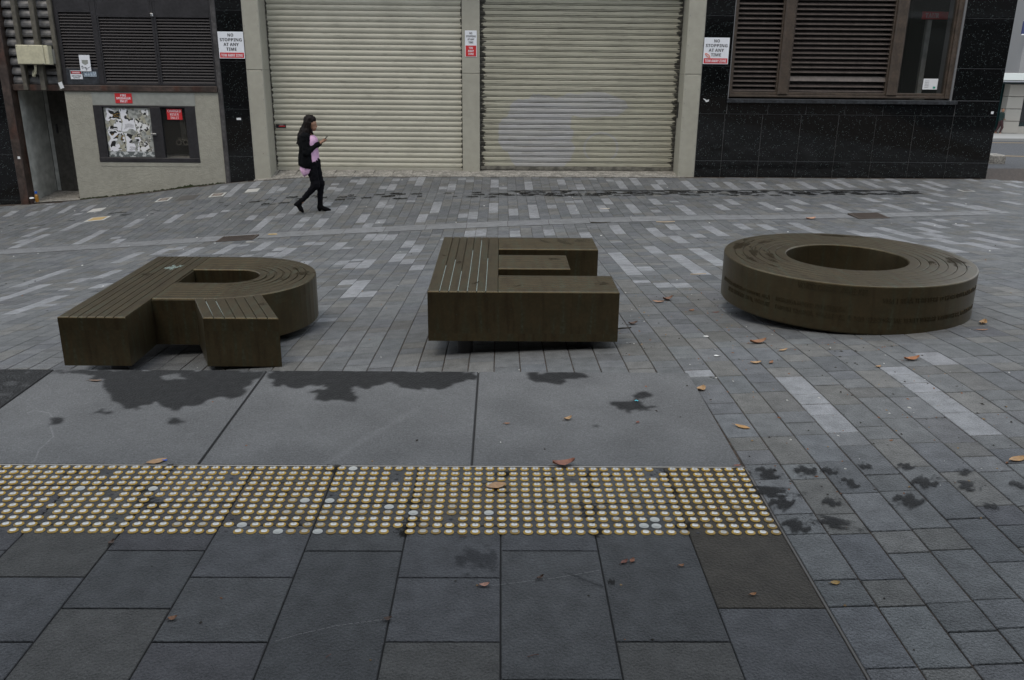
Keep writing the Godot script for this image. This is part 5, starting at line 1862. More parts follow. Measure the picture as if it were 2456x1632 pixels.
func woman() -> void:
	mat("hair", lin(0.008, 0.0055, 0.005), 0.5)
	M.hair.metallic_specular = 0.25
	mat("black_knit", lin(0.0055, 0.006, 0.007), 0.95)
	mat("pink_cloth", lin(0.60, 0.38, 0.55), 0.85)
	mat("black_denim", lin(0.006, 0.006, 0.008), 0.9)
	mat("black_suede", lin(0.005, 0.005, 0.006), 0.9)
	M.black_suede.metallic_specular = 0.2
	mat("phone", lin(0.02, 0.02, 0.022), 0.25)
	mat("eye", lin(0.02, 0.015, 0.012), 0.2)
	mat("lip", lin(0.27, 0.10, 0.08), 0.5)
	for k in ["black_knit", "pink_cloth", "black_denim"]:
		M[k].metallic_specular = 0.2
	var at := Vector3(-3.08, gy(-3.05, -14.66), -14.66)
	var t := thing("person", "woman in black jacket and pink top walking past the shutter, looking at her phone", "person", at)
	t.scale = Vector3.ONE * 0.972
	# skin: one continuous figure
	var body := MB.new()
	var f := Field.new()
	f.k = 0.04
	var hipR := V(-0.05, 0.83, 0.085)
	var hipL := V(-0.03, 0.83, -0.085)
	var kneeR := V(0.005, 0.475, 0.085)
	var kneeL := V(0.055, 0.49, -0.07)
	var ankR := V(-0.25, 0.20, 0.08)
	var ankL := V(0.035, 0.14, -0.07)
	f.add(hipR, 0.085, kneeR, 0.05); f.add(kneeR, 0.05, ankR, 0.032)
	f.add(hipL, 0.085, kneeL, 0.05); f.add(kneeL, 0.05, ankL, 0.032)
	f.add(V(-0.05, 0.85, 0.06), 0.10, V(-0.05, 0.85, -0.06), 0.10)
	f.add(V(-0.05, 0.90, 0.04), 0.10, V(-0.10, 1.20, 0.05), 0.10)
	f.add(V(-0.05, 0.90, -0.04), 0.10, V(-0.10, 1.20, -0.05), 0.10)
	f.add(V(-0.10, 1.30, 0.10), 0.055, V(-0.10, 1.30, -0.10), 0.055)
	f.add(V(-0.085, 1.30, 0.0), 0.055, V(-0.035, 1.42, 0.0), 0.048)
	var shR := V(-0.11, 1.29, 0.165)
	var elR := V(-0.10, 1.03, 0.20)
	var wrR := V(0.105, 1.175, 0.085)
	var shL := V(-0.11, 1.29, -0.165)
	var elL := V(-0.08, 1.03, -0.20)
	var wrL := V(0.10, 1.165, -0.05)
	f.add(shR, 0.05, elR, 0.038); f.add(elR, 0.038, wrR, 0.024)
	f.add(shL, 0.05, elL, 0.038); f.add(elL, 0.038, wrL, 0.024)
	f.add(ankR, 0.032, V(-0.30, 0.15, 0.08), 0.03); f.add(V(-0.33, 0.14, 0.08), 0.03, V(-0.27, 0.035, 0.08), 0.026)
	f.add(ankL, 0.032, V(0.03, 0.07, -0.07), 0.032); f.add(V(0.04, 0.06, -0.07), 0.03, V(0.17, 0.03, -0.07), 0.024)
	nets(body, f, 0.016)
	# head, bowed to the phone
	var h := Field.new()
	h.k = 0.022
	h.add(V(-0.045, 1.52, 0.0), 0.080, V(-0.02, 1.515, 0.0), 0.078)
	h.add(V(0.0, 1.49, 0.018), 0.056, V(0.0, 1.49, -0.018), 0.056)
	h.add(V(0.008, 1.43, 0.015), 0.044, V(0.008, 1.43, -0.015), 0.044)
	h.add(V(0.022, 1.396, 0.0), 0.026, V(-0.02, 1.41, 0.0), 0.04)
	h.add(V(0.052, 1.478, 0.0), 0.010, V(0.068, 1.447, 0.0), 0.011)
	h.add(V(0.047, 1.422, 0.012), 0.009, V(0.047, 1.422, -0.012), 0.009)
	h.add(V(0.044, 1.500, 0.025), 0.010, V(0.044, 1.500, -0.025), 0.010)
	h.add(V(-0.045, 1.475, 0.073), 0.012, V(-0.04, 1.445, 0.070), 0.009)
	h.add(V(-0.045, 1.475, -0.073), 0.012, V(-0.04, 1.445, -0.070), 0.009)
	nets(body, h, 0.0075)
	# hands: palm, four curled fingers and a thumb each, round the phone
	for s in [1.0, -1.0]:
		var hf := Field.new()
		hf.k = 0.006
		var w: Vector3 = wrR if s > 0 else wrL
		var z0: float = 0.055 if s > 0 else -0.035
		var palm := V(0.150, 1.198, z0)
		hf.add(w, 0.022, palm, 0.019)
		hf.add(palm + V(-0.01, 0.006, 0.006 * s), 0.017, palm + V(0.022, 0.010, 0.004 * s), 0.015)
		for q in 4:
			var r0 := palm + V(0.018 + 0.011 * q, 0.004 + 0.010 * q, 0.006 * s)
			var ln: float = [0.022, 0.027, 0.025, 0.019][q]
			var r1 := r0 + V(0.010, -0.006, -s * ln)
			var r2 := r1 + V(0.008, 0.014, -s * 0.012)
			hf.add(r0, 0.0090, r1, 0.0084)
			hf.add(r1, 0.0084, r2, 0.0076)
		var t0 := palm + V(0.0, 0.012, 0.004 * s)
		hf.add(t0, 0.0105, t0 + V(0.020, 0.028, -0.004 * s), 0.0095)
		hf.add(t0 + V(0.020, 0.028, -0.004 * s), 0.0095, t0 + V(0.042, 0.036, -0.012 * s), 0.0082)
		nets(body, hf, 0.0055)
	part(t, "body", body.mesh(M.skin))
	# trousers
	var tr := MB.new()
	var g := Field.new()
	g.k = 0.05
	g.add(hipR, 0.100, kneeR, 0.064); g.add(kneeR, 0.064, ankR, 0.040)
	g.add(hipL, 0.100, kneeL, 0.064); g.add(kneeL, 0.064, ankL, 0.041)
	g.add(V(-0.045, 0.87, 0.055), 0.112, V(-0.045, 0.87, -0.055), 0.112)
	g.add(V(-0.09, 0.82, 0.065), 0.085, V(-0.09, 0.82, -0.065), 0.085)
	g.folds = noise(71, 9.0, 3)
	g.fold = 0.012
	g.fold_s = Vector3(1, 1.7, 1)
	nets(tr, g, 0.012)
	part(t, "trousers", tr.mesh(M.black_denim))
	# pink top, long at the back
	var tp := MB.new()
	var p := Field.new()
	p.k = 0.05
	p.add(V(-0.055, 0.86, 0.07), 0.118, V(-0.075, 1.18, 0.06), 0.118)
	p.add(V(-0.055, 0.86, -0.07), 0.118, V(-0.075, 1.18, -0.06), 0.118)
	p.add(V(-0.03, 1.20, 0.055), 0.088, V(-0.03, 1.20, -0.055), 0.088)
	p.add(V(-0.11, 0.74, 0.07), 0.112, V(-0.11, 0.74, -0.07), 0.112)
	p.add(V(-0.15, 0.70, 0.06), 0.115, V(-0.15, 0.70, -0.06), 0.115)
	p.add(V(-0.10, 1.30, 0.06), 0.05, V(-0.10, 1.30, -0.06), 0.05)
	p.cut_n = [[V(0.58, -0.815, 0.0).normalized(), -0.60]]
	p.cut_n.append([V(-0.891, -0.454, 0.0), -0.13])
	p.folds = noise(72, 9.0, 3)
	p.fold = 0.014
	p.fold_s = Vector3(1.6, 0.5, 1.6)
	nets(tp, p, 0.012)
	part(t, "pink_top", tp.mesh(M.pink_cloth))
	# black open jacket
	var jk := MB.new()
	var j := Field.new()
	j.k = 0.045
	j.add(V(-0.115, 0.86, 0.085), 0.142, V(-0.105, 1.20, 0.075), 0.128)
	j.add(V(-0.115, 0.86, -0.085), 0.142, V(-0.105, 1.20, -0.075), 0.128)
	j.add(V(-0.11, 1.29, 0.10), 0.072, V(-0.11, 1.29, -0.10), 0.072)
	j.add(shR, 0.068, elR, 0.056); j.add(elR, 0.056, wrR + V(-0.012, -0.008, 0.004), 0.036)
	j.add(shL, 0.068, elL, 0.056); j.add(elL, 0.056, wrL + V(-0.012, -0.008, -0.004), 0.036)
	j.cut_n = [[V(-0.253, -0.967, 0.0).normalized(), -0.714]]
	# the fronts hang open: cut the trunk, keep the arms
	var trunk := Field.new()
	trunk.k = 0.045
	for q in 3:
		trunk.b.append(j.b[q])
	trunk.cut_n = [[V(-0.253, -0.967, 0.0).normalized(), -0.714], [V(1.0, 0.05, 0.0), 0.035]]
	trunk.folds = noise(73, 8.0, 3)
	trunk.fold = 0.02
	trunk.fold_s = Vector3(1.4, 0.7, 1.4)
	nets(jk, trunk, 0.013)
	var arms := Field.new()
	arms.k = 0.03
	for q in range(3, 7):
		arms.b.append(j.b[q])
	arms.folds = noise(74, 12.0, 3)
	arms.fold = 0.012
	nets(jk, arms, 0.012)
	part(t, "jacket", jk.mesh(M.black_knit))
	# ankle boots with block heels
	for s in [0, 1]:
		var bo := MB.new()
		var b := Field.new()
		b.k = 0.03
		if s == 0:
			b.add(V(0.036, 0.165, -0.07), 0.045, V(0.028, 0.085, -0.07), 0.044)
			b.add(V(0.03, 0.075, -0.07), 0.042, V(0.13, 0.036, -0.07), 0.034)
			b.add(V(0.13, 0.034, -0.07), 0.032, V(0.195, 0.026, -0.07), 0.022)
			b.add(V(0.015, 0.06, -0.07), 0.03, V(0.016, 0.018, -0.07), 0.022)
			b.cut_n = [[V(0, -1, 0), 0.0]]
		else:
			b.add(V(-0.245, 0.215, 0.08), 0.045, V(-0.305, 0.155, 0.08), 0.044)
			b.add(V(-0.31, 0.145, 0.08), 0.043, V(-0.275, 0.065, 0.08), 0.036)
			b.add(V(-0.275, 0.065, 0.08), 0.034, V(-0.242, 0.018, 0.08), 0.022)
			b.add(V(-0.325, 0.15, 0.08), 0.03, V(-0.368, 0.138, 0.08), 0.022)
		nets(bo, b, 0.011)
		part(t, "boot", bo.mesh(M.black_suede))
	# long dark hair
	var hr := MB.new()
	var q2 := Field.new()
	q2.k = 0.035
	q2.add(V(-0.055, 1.535, 0.0), 0.092, V(-0.03, 1.54, 0.0), 0.086)
	q2.add(V(-0.085, 1.50, 0.045), 0.055, V(-0.10, 1.36, 0.06), 0.055)
	q2.add(V(-0.085, 1.50, -0.045), 0.055, V(-0.10, 1.36, -0.06), 0.055)
	q2.add(V(-0.13, 1.42, 0.0), 0.070, V(-0.20, 1.28, 0.02), 0.068)
	q2.add(V(-0.18, 1.30, 0.05), 0.055, V(-0.235, 1.17, 0.05), 0.030)
	q2.add(V(-0.18, 1.30, -0.04), 0.055, V(-0.24, 1.19, -0.04), 0.034)
	q2.add(V(-0.08, 1.38, 0.085), 0.036, V(-0.10, 1.22, 0.11), 0.022)
	q2.add(V(-0.03, 1.40, 0.062), 0.022, V(0.0, 1.33, 0.06), 0.016)
	q2.add(V(-0.24, 1.19, 0.02), 0.025, V(-0.285, 1.165, 0.02), 0.010)
	q2.add(V(-0.05, 1.50, 0.072), 0.026, V(-0.06, 1.42, 0.078), 0.024)
	q2.add(V(-0.05, 1.50, -0.072), 0.026, V(-0.06, 1.42, -0.078), 0.024)
	q2.add(V(-0.06, 1.58, 0.02), 0.055, V(-0.01, 1.575, 0.0), 0.050)
	var hcut := V(0.86, -0.5, 0.0).normalized()
	q2.folds = noise(75, 16.0, 3)
	q2.fold = 0.018
	q2.fold_s = Vector3(1.5, 0.45, 1.5)
	nets(hr, q2, 0.010)
	part(t, "hair", hr.mesh(M.hair))
	for s in [1.0, -1.0]:
		var e := MB.new()
		e.turn([Vector2(0, -0.005), Vector2(0.006, -0.002), Vector2(0.006, 0.002), Vector2(0, 0.005)], Vector3.ZERO, 8)
		part(t, "eye", e.mesh(M.eye), V(0.047, 1.484, 0.027 * s))
	pbox(t, "lips", V(0.045, 1.417, -0.014), V(0.0575, 1.428, 0.014), M.lip)
	# the phone she holds
	var ph := thing("mobile_phone", "black mobile phone held in the walking woman's hands", "phone", at + V(0.192, 1.243, 0.012) * 0.972)
	pbox(ph, "case", V(-0.036, -0.072, -0.006), V(0.036, 0.072, 0.004), M.phone, 0.004)
	pbox(ph, "screen", V(-0.033, -0.066, 0.004), V(0.033, 0.066, 0.0048), M.screen)
	ph.rotation = Vector3(-PI / 2 + 0.0, 0, 0)
	ph.basis = Basis(V(0, 0, 1), V(0.72, 0.69, 0).normalized(), V(0, 0, 1).cross(V(0.72, 0.69, 0).normalized())).scaled(Vector3.ONE * 0.972)

func far_person(at: Vector3) -> void:
	mat("maroon", lin(0.04, 0.016, 0.018), 0.9)
	mat("dark_green", lin(0.012, 0.03, 0.028), 0.9)
	var t := thing("person", "distant person in dark top and maroon trousers beyond the building corner", "person", at)
	var a := MB.new()
	var f := Field.new()
	f.k = 0.06
	f.add(V(0, 0.85, 0.07), 0.10, V(0.12, 0.45, 0.08), 0.06); f.add(V(0.12, 0.45, 0.08), 0.06, V(0.02, 0.06, 0.08), 0.045)
	f.add(V(0, 0.85, -0.07), 0.10, V(-0.05, 0.45, -0.08), 0.06); f.add(V(-0.05, 0.45, -0.08), 0.06, V(-0.2, 0.1, -0.08), 0.045)
	f.add(V(0, 0.9, 0), 0.13, V(0, 1.3, 0), 0.14)
	f.add(V(0, 1.36, 0.18), 0.06, V(0.05, 1.05, 0.2), 0.045); f.add(V(0.05, 1.05, 0.2), 0.045, V(0.2, 0.95, 0.15), 0.035)
	f.add(V(0, 1.36, -0.18), 0.06, V(0.05, 1.05, -0.2), 0.045); f.add(V(0.05, 1.05, -0.2), 0.045, V(0.2, 0.95, -0.15), 0.035)
	f.add(V(0.0, 1.42, 0), 0.055, V(0.02, 1.5, 0), 0.05)
	f.add(V(0.02, 1.6, 0), 0.105, V(0.03, 1.56, 0), 0.09)
	f.add(V(0.02, 0.035, 0.08), 0.035, V(0.14, 0.03, 0.08), 0.03)
	f.add(V(-0.2, 0.09, -0.08), 0.035, V(-0.1, 0.035, -0.08), 0.03)
	nets(a, f, 0.03)
	part(t, "body", a.mesh(M.skin))
	a = MB.new()
	f = Field.new()
	f.k = 0.06
	f.add(V(0, 0.92, 0), 0.15, V(0, 1.32, 0), 0.165)
	f.add(V(0, 1.36, 0.18), 0.075, V(0.05, 1.05, 0.2), 0.06)
	f.add(V(0, 1.36, -0.18), 0.075, V(0.05, 1.05, -0.2), 0.06)
	nets(a, f, 0.03)
	part(t, "jacket", a.mesh(M.dark_green))
	a = MB.new()
	f = Field.new()
	f.k = 0.06
	f.add(V(0, 0.85, 0.07), 0.12, V(0.12, 0.45, 0.08), 0.075); f.add(V(0.12, 0.45, 0.08), 0.075, V(0.02, 0.10, 0.08), 0.055)
	f.add(V(0, 0.85, -0.07), 0.12, V(-0.05, 0.45, -0.08), 0.075); f.add(V(-0.05, 0.45, -0.08), 0.075, V(-0.2, 0.13, -0.08), 0.055)
	nets(a, f, 0.03)
	part(t, "trousers", a.mesh(M.maroon))

# ------------------------------------------------------------------ leaves, twigs, scraps, covers
func leaf_mesh(ln: float, wd: float, curl: float, c: Color, seed_: int) -> ArrayMesh:
	var r := RandomNumberGenerator.new()
	r.seed = seed_
	var mb := MB.new()
	var n := 8
	var rows := []
	for k in n + 1:
		var t := float(k) / n
		var w := wd * 0.5 * pow(sin(PI * clampf(t * 0.94 + 0.03, 0, 1)), 0.8) * (1.0 + r.randf_range(-0.08, 0.08))
		var lift := curl * (t - 0.45) * (t - 0.45) * 2.2
		var row := []
		for s in [-1.0, -0.5, 0.0, 0.5, 1.0]:
			row.append(Vector3((t - 0.5) * ln, 0.0015 + lift + absf(s) * curl * 0.42 + r.randf_range(0, 0.0012), s * w))
		rows.append(row)
	for k in n:
		for s in 4:
			mb.col = c * (0.85 + 0.3 * r.randf())
			if s == 1 or s == 2:
				mb.col = mb.col.darkened(0.08)
			mb.poly([rows[k][s + 1], rows[k + 1][s + 1], rows[k + 1][s], rows[k][s]])
	mb.col = c * 0.6
	mb.tube([Vector3(-ln * 0.5, 0.002, 0), Vector3(-ln * 0.5 - ln * 0.22, 0.004, ln * 0.04)], 0.0011, 5)
	return mb.mesh(M.leaf)

func litter_objects() -> void:
	var brown := Color(0.23, 0.105, 0.045)
	var tan := Color(0.34, 0.21, 0.10)
	var dark := Color(0.075, 0.04, 0.025)
	var red := Color(0.16, 0.05, 0.03)
	# x, z, length, width, curl, turn, colour, on the terrace, label
	var L := [
		[1.702, -5.425, 0.115, 0.058, 0.030, 0.2, brown, false, "big brown leaf lying in front of the left side of the O bench"],
		[1.804, -5.219, 0.075, 0.022, 0.008, 0.5, tan, false, "narrow tan leaf just in front of the big brown leaf"],
		[1.554, -4.957, 0.07, 0.03, 0.012, 0.1, tan, false, "curled tan leaf on the bricks behind the slab corner"],
		[1.646, -4.950, 0.05, 0.02, 0.010, 0.9, brown, false, "small brown leaf next to a curled tan one near the slab corner"],
		[1.122, -4.502, 0.06, 0.05, 0.02, 0.7, tan, false, "crumpled tan leaf against the right edge of the last slab"],
		[2.233, -4.798, 0.035, 0.022, 0.008, 0.2, tan, false, "tiny pale leaf left of the orange leaf in front of the O"],
		[2.479, -4.910, 0.10, 0.045, 0.026, 0.15, Color(0.30, 0.12, 0.04), false, "orange-brown leaf on the bricks in front of the O bench"],
		[1.205, -3.947, 0.078, 0.036, 0.004, -0.7, Color(0.36, 0.20, 0.07), false, "flat yellow-brown leaf on the bricks beside the last slab"],
		[2.303, -3.478, 0.10, 0.04, 0.008, 0.35, Color(0.36, 0.20, 0.07), false, "yellow-brown leaf at the right edge of the picture"],
		[1.169, -2.590, 0.035, 0.022, 0.004, 0.1, Color(0.28, 0.17, 0.04), false, "small yellow leaf with a twig beside the terrace edge strip"],
		[1.059, -3.486, 0.035, 0.018, 0.006, 0.2, red, true, "small red leaf at the right end of the stud rows"],
		[3.365, -5.756, 0.085, 0.05, 0.025, 0.8, tan, false, "curled tan leaf beside the right side of the O bench"],
		[3.258, -5.567, 0.08, 0.022, 0.006, 0.0, brown, false, "narrow leaf below the curled one right of the O bench"],
		[1.313, -6.944, 0.095, 0.045, 0.015, -0.3, Color(0.30, 0.17, 0.10), false, "pale brown leaf between the E and O benches, left of its pair"],
		[1.407, -7.027, 0.09, 0.055, 0.035, 0.3, Color(0.15, 0.07, 0.04), false, "dark brown curled leaf between the E and O benches"],
		[1.508, -6.558, 0.05, 0.03, 0.010, 0.4, brown, false, "small brown leaf midway between the E and O benches"],
		[0.983, -6.134, 0.07, 0.04, 0.025, 0.2, dark, false, "dark shrivelled leaf beside the right end of the E bench"],
		[1.674, -6.451, 0.05, 0.02, 0.006, 0.1, red, false, "thin reddish leaf near the left side of the O bench"],
		[0.287, -3.500, 0.10, 0.05, 0.03, 0.15, Color(0.26, 0.11, 0.07), true, "reddish leaf on the strip between slab and studs"],
		[-0.011, -3.295, 0.085, 0.052, 0.004, 0.35, Color(0.34, 0.20, 0.10), true, "tan leaf lying on top of the yellow studs"],
		[0.343, -4.010, 0.045, 0.028, 0.014, 0.5, tan, true, "small pale leaf with a damp spot on the last slab"],
		[0.038, -3.952, 0.03, 0.014, 0.004, 0.0, brown, true, "tiny brown leaf left of the pale one on the last slab"],
		[0.688, -3.974, 0.022, 0.016, 0.004, 0.9, red, true, "tiny reddish leaf right of the pale one on the last slab"],
		[-1.521, -3.520, 0.085, 0.045, 0.006, 0.5, Color(0.30, 0.18, 0.09), true, "tan leaf at the slab edge next to a blue scrap"],
		[-2.224, -4.506, 0.075, 0.022, 0.006, -0.1, Color(0.13, 0.08, 0.05), true, "wet brown leaf at the left of the big damp stain"],
		[-0.048, -2.581, 0.036, 0.02, 0.008, 0.2, Color(0.38, 0.20, 0.14), true, "pinkish curled leaf on a centre tile in the foreground"],
		[0.454, -2.726, 0.036, 0.016, 0.006, 0.7, red, true, "red leaf fragment, left of a pair on the foreground tiles"],
		[0.484, -2.734, 0.03, 0.016, 0.006, 1.1, Color(0.20, 0.07, 0.03), true, "red leaf fragment, right of a pair on the foreground tiles"],
		[0.146, -2.624, 0.03, 0.014, 0.010, 0.6, dark, true, "dark curled leaf bit on the middle foreground tile"],
		[0.656, -2.703, 0.022, 0.014, 0.006, 0.2, brown, true, "small brown leaf bit left of the brown tile"],
		[-0.356, -2.390, 0.026, 0.018, 0.010, 0.2, dark, true, "dark leaf bit in the joint at the end of a pale scratch"],
		[-1.048, -2.391, 0.028, 0.02, 0.010, 0.3, brown, true, "brown leaf bit near a joint on the left foreground tiles"],
		[-1.436, -2.846, 0.028, 0.02, 0.010, 1.2, dark, true, "dark leaf bit in a joint just below the studs"],
		[0.866, -2.529, 0.024, 0.014, 0.006, 0.2, Color(0.30, 0.14, 0.05), true, "orange leaf bit on the brown tile"],
		[4.621, -12.826, 0.16, 0.10, 0.03, 0.2, Color(0.42, 0.24, 0.16), false, "pinkish leaf in the stone channel behind the O bench"]]
	for k in L.size():
		var l: Array = L[k]
		var y := 0.001 if l[7] else gy(l[0], l[1]) + 0.001
		if l[7] and l[1] > -3.49 and l[1] < -2.92:
			y = 0.007
		solo("fallen_leaf", leaf_mesh(l[2], l[3], l[4], l[6], 900 + k), l[8], "leaf", Vector3(l[0], y, l[1]), "fallen leaves", l[5])
	# twigs
	var tw := [[0.905, -6.008, 0.10, 0.35, "dark twig on the bricks at the right end of the E bench", false], [1.494, -12.859, 0.30, 0.1, "dark stick in the channel behind the E bench", false], [2.445, -12.757, 0.28, 0.05, "pale stick on the bricks before the channel", false], [1.944, -8.29, 0.16, 0.05, "pale flat stick on a light brick left of the O bench", false], [0.107, -2.213, 0.036, 0.2, "fine red twig on the foreground tile below centre", true], [-0.133, -2.896, 0.03, 0.3, "fine red twig just below the studs", true], [-0.514, -2.211, 0.02, 1.0, "fine red twig on the left foreground tile", true]]
	for k in tw.size():
		var w: Array = tw[k]
		var mb := MB.new()
		var pale: bool = str(w[4]).begins_with("pale")
		mb.col = Color(0.45, 0.36, 0.26) if pale else (Color(0.12, 0.045, 0.03) if w[5] else Color(0.035, 0.028, 0.022))
		var n := 6
		var path := []
		for q in n:
			var s := q / (n - 1.0) - 0.5
			path.append(Vector3(s * w[2], 0.003, sin(s * 5.0 + k) * w[2] * 0.06))
		mb.tube(path, 0.008 if w[2] > 0.2 else (0.0045 if w[2] > 0.08 else 0.0011), 6)
		mb.tube([path[2], path[2] + Vector3(w[2] * 0.08, 0.002, w[2] * 0.1)], 0.0012 if w[2] < 0.09 else 0.003, 5)
		solo("fallen_twig", mb.mesh(M.litter), w[4], "twig", Vector3(w[0], (0.001 if w[5] else gy(w[0], w[1]) + 0.002), w[1]), "fallen twigs", w[3])
	# scraps
	var sc := [[0.724, -4.251, 0.022, 0.012, Color(0.10, 0.55, 0.68), "turquoise scrap in the star-shaped damp stain", true], [-1.489, -3.53, 0.022, 0.016, Color(0.03, 0.12, 0.55), "blue scrap beside a tan leaf at the slab edge", true], [1.366, -5.139, 0.05, 0.025, Color(0.7, 0.7, 0.68), "white scrap on the bricks near the slab corner", false], [1.414, -5.659, 0.04, 0.02, Color(0.66, 0.66, 0.64), "white scrap between the E and O benches", false], [1.7, -14.075, 0.2, 0.06, Color(0.62, 0.55, 0.45), "pale scrap on a light brick before the right shutter", false], [4.465, -13.847, 0.14, 0.05, Color(0.75, 0.76, 0.75), "white scrap on a light brick behind the O bench", false], [-3.465, -13.121, 0.17, 0.07, Color(0.60, 0.42, 0.16), "yellow scrap on the channel beside the drain grate", false], [-3.612, -12.538, 0.22, 0.04, Color(0.5, 0.48, 0.44), "pale scrap in front of the left drain grate", false]]
	for k in sc.size():
		var w: Array = sc[k]
		var mb := MB.new()
		mb.col = w[4]
		var r := RandomNumberGenerator.new()
		r.seed = 50 + k
		var pts := []
		for q in 7:
			var a := -TAU * q / 7.0
			pts.append(Vector3(cos(a) * w[2] * 0.5 * r.randf_range(0.7, 1.1), 0.003 + r.randf() * 0.006, -sin(a) * w[3] * 0.5 * r.randf_range(0.7, 1.1)))
		pts.reverse()
		for q in 7:
			mb.poly([Vector3(0, 0.008, 0), pts[q], pts[(q + 1) % 7]])
			mb.poly([Vector3(0, 0.0075, 0), pts[(q + 1) % 7] - Vector3(0, 0.0006, 0), pts[q] - Vector3(0, 0.0006, 0)])
		solo("litter_scrap", mb.mesh(M.litter), w[5], "litter", Vector3(w[0], (0.0 if w[6] else gy(w[0], w[1])), w[1]), "scraps of litter")
	# crumbs that nobody could count
	var cr := MB.new()
	var r := RandomNumberGenerator.new()
	r.seed = 321
	for k in 720:
		var z := -1.9 - pow(r.randf(), 1.3) * 9.0
		var x := r.randf_range(-0.66, 0.66) * -z
		if r.randf() < 0.55:
			x = r.randf_range(0.8, 2.6)
			z = r.randf_range(-7.5, -3.2)
		var ter := x < 1.09 and z > -4.69
		if ter and r.randf() < 0.75:
			continue
		var y := (0.001 if ter else gy(x, z) + 0.001)
		var s := r.randf_range(0.002, 0.0065) * (1.0 + maxf(0.0, -z - 6.0) * 0.12)
		var q := r.randf()
		cr.col = Color(0.5, 0.5, 0.48) if q < 0.14 else (Color(0.02, 0.017, 0.014) if q < 0.55 else (Color(0.20, 0.08, 0.035) if q < 0.85 else Color(0.26, 0.17, 0.08)))
		var p := Vector3(x, y, z)
		var a := r.randf() * TAU
		var d1 := Vector3(cos(a), 0, sin(a)) * s * r.randf_range(0.8, 2.2)
		var d2 := Vector3(-sin(a), 0, cos(a)) * s
		var up := Vector3(0, s * r.randf_range(0.5, 1.0), 0)
		var c := [p - d1, p + d2, p + d1, p - d2]
		for i in 4:
			cr.poly([c[(i + 1) % 4], c[i], p + up])
	# white grit and paint flecks on the far street
	for k in 110:
		var z := r.randf_range(-17.4, -9.0)
		var x := r.randf_range(-0.6, 0.6) * -z
		var s := r.randf_range(0.005, 0.014)
		var p := gp(x, z, 0.003)
		cr.col = Color(0.55, 0.55, 0.53) if r.randf() < 0.6 else Color(0.03, 0.03, 0.03)
		cr.poly([p + Vector3(-s, 0, s * 0.7), p + Vector3(s, 0, s * 0.7), p + Vector3(s * 0.6, s * 0.5, -s * 0.7), p + Vector3(-s * 0.8, s * 0.3, -s * 0.6)])
	var o := part(self, "leaf_litter", cr.mesh(M.litter), Vector3.ZERO, "fine crumbs of leaf, grit and paper scattered on the paving")
	o.set_meta("category", "litter")
	o.set_meta("kind", "stuff")

func drain_grate(label: String, x0: float, x1: float, z0: float, z1: float) -> void:
	var c := Vector3((x0 + x1) * 0.5, gy((x0 + x1) * 0.5, (z0 + z1) * 0.5) + 0.002, (z0 + z1) * 0.5)
	var t := thing("drain_grate", label, "drain", c, "drain grates in the channel")
	var slope := atan2(gy(x1, c.z) - gy(x0, c.z), x1 - x0)
	t.rotation.z = slope
	var w := (x1 - x0) * 0.5
	var h := (z1 - z0) * 0.5
	pbox(t, "pit", Vector3(-w, -0.06, -h), Vector3(w, 0.001, h), M.cavity)
	for s in [[-w, -w + 0.03, -h, h], [w - 0.03, w, -h, h], [-w + 0.03, w - 0.03, -h, -h + 0.03], [-w + 0.03, w - 0.03, h - 0.03, h]]:
		pbox(t, "rim", Vector3(s[0], -0.05, s[2]), Vector3(s[1], 0.012, s[3]), M.grate_iron)
	var n := 13
	for k in n:
		var x := lerpf(-w + 0.05, w - 0.05, k / (n - 1.0))
		pbox(t, "bar", Vector3(x - 0.009, -0.045, -h + 0.03), Vector3(x + 0.009, 0.010, h - 0.03), M.grate_iron)

func service_cover(label: String, x: float, z: float, sx: float, sz: float, lid: Material, rim: Material) -> void:
	var t := thing("service_cover", label, "cover", gp(x, z, 0.0), "service covers in the footpath")
	t.rotation.z = atan2(gy(x + 0.3, z) - gy(x - 0.3, z), 0.6)
	t.rotation.x = -atan2(gy(x, z + 0.3) - gy(x, z - 0.3), 0.6)
	pbox(t, "rim", Vector3(-sx * 0.5, -0.02, -sz * 0.5), Vector3(sx * 0.5, 0.005, sz * 0.5), rim)
	var mb := MB.new()
	mb.prism(rect2(-sx * 0.36, sx * 0.36, -sz * 0.36, sz * 0.36), 0.0, 0.009, 0.002)
	part(t, "lid", mb.mesh(lid))

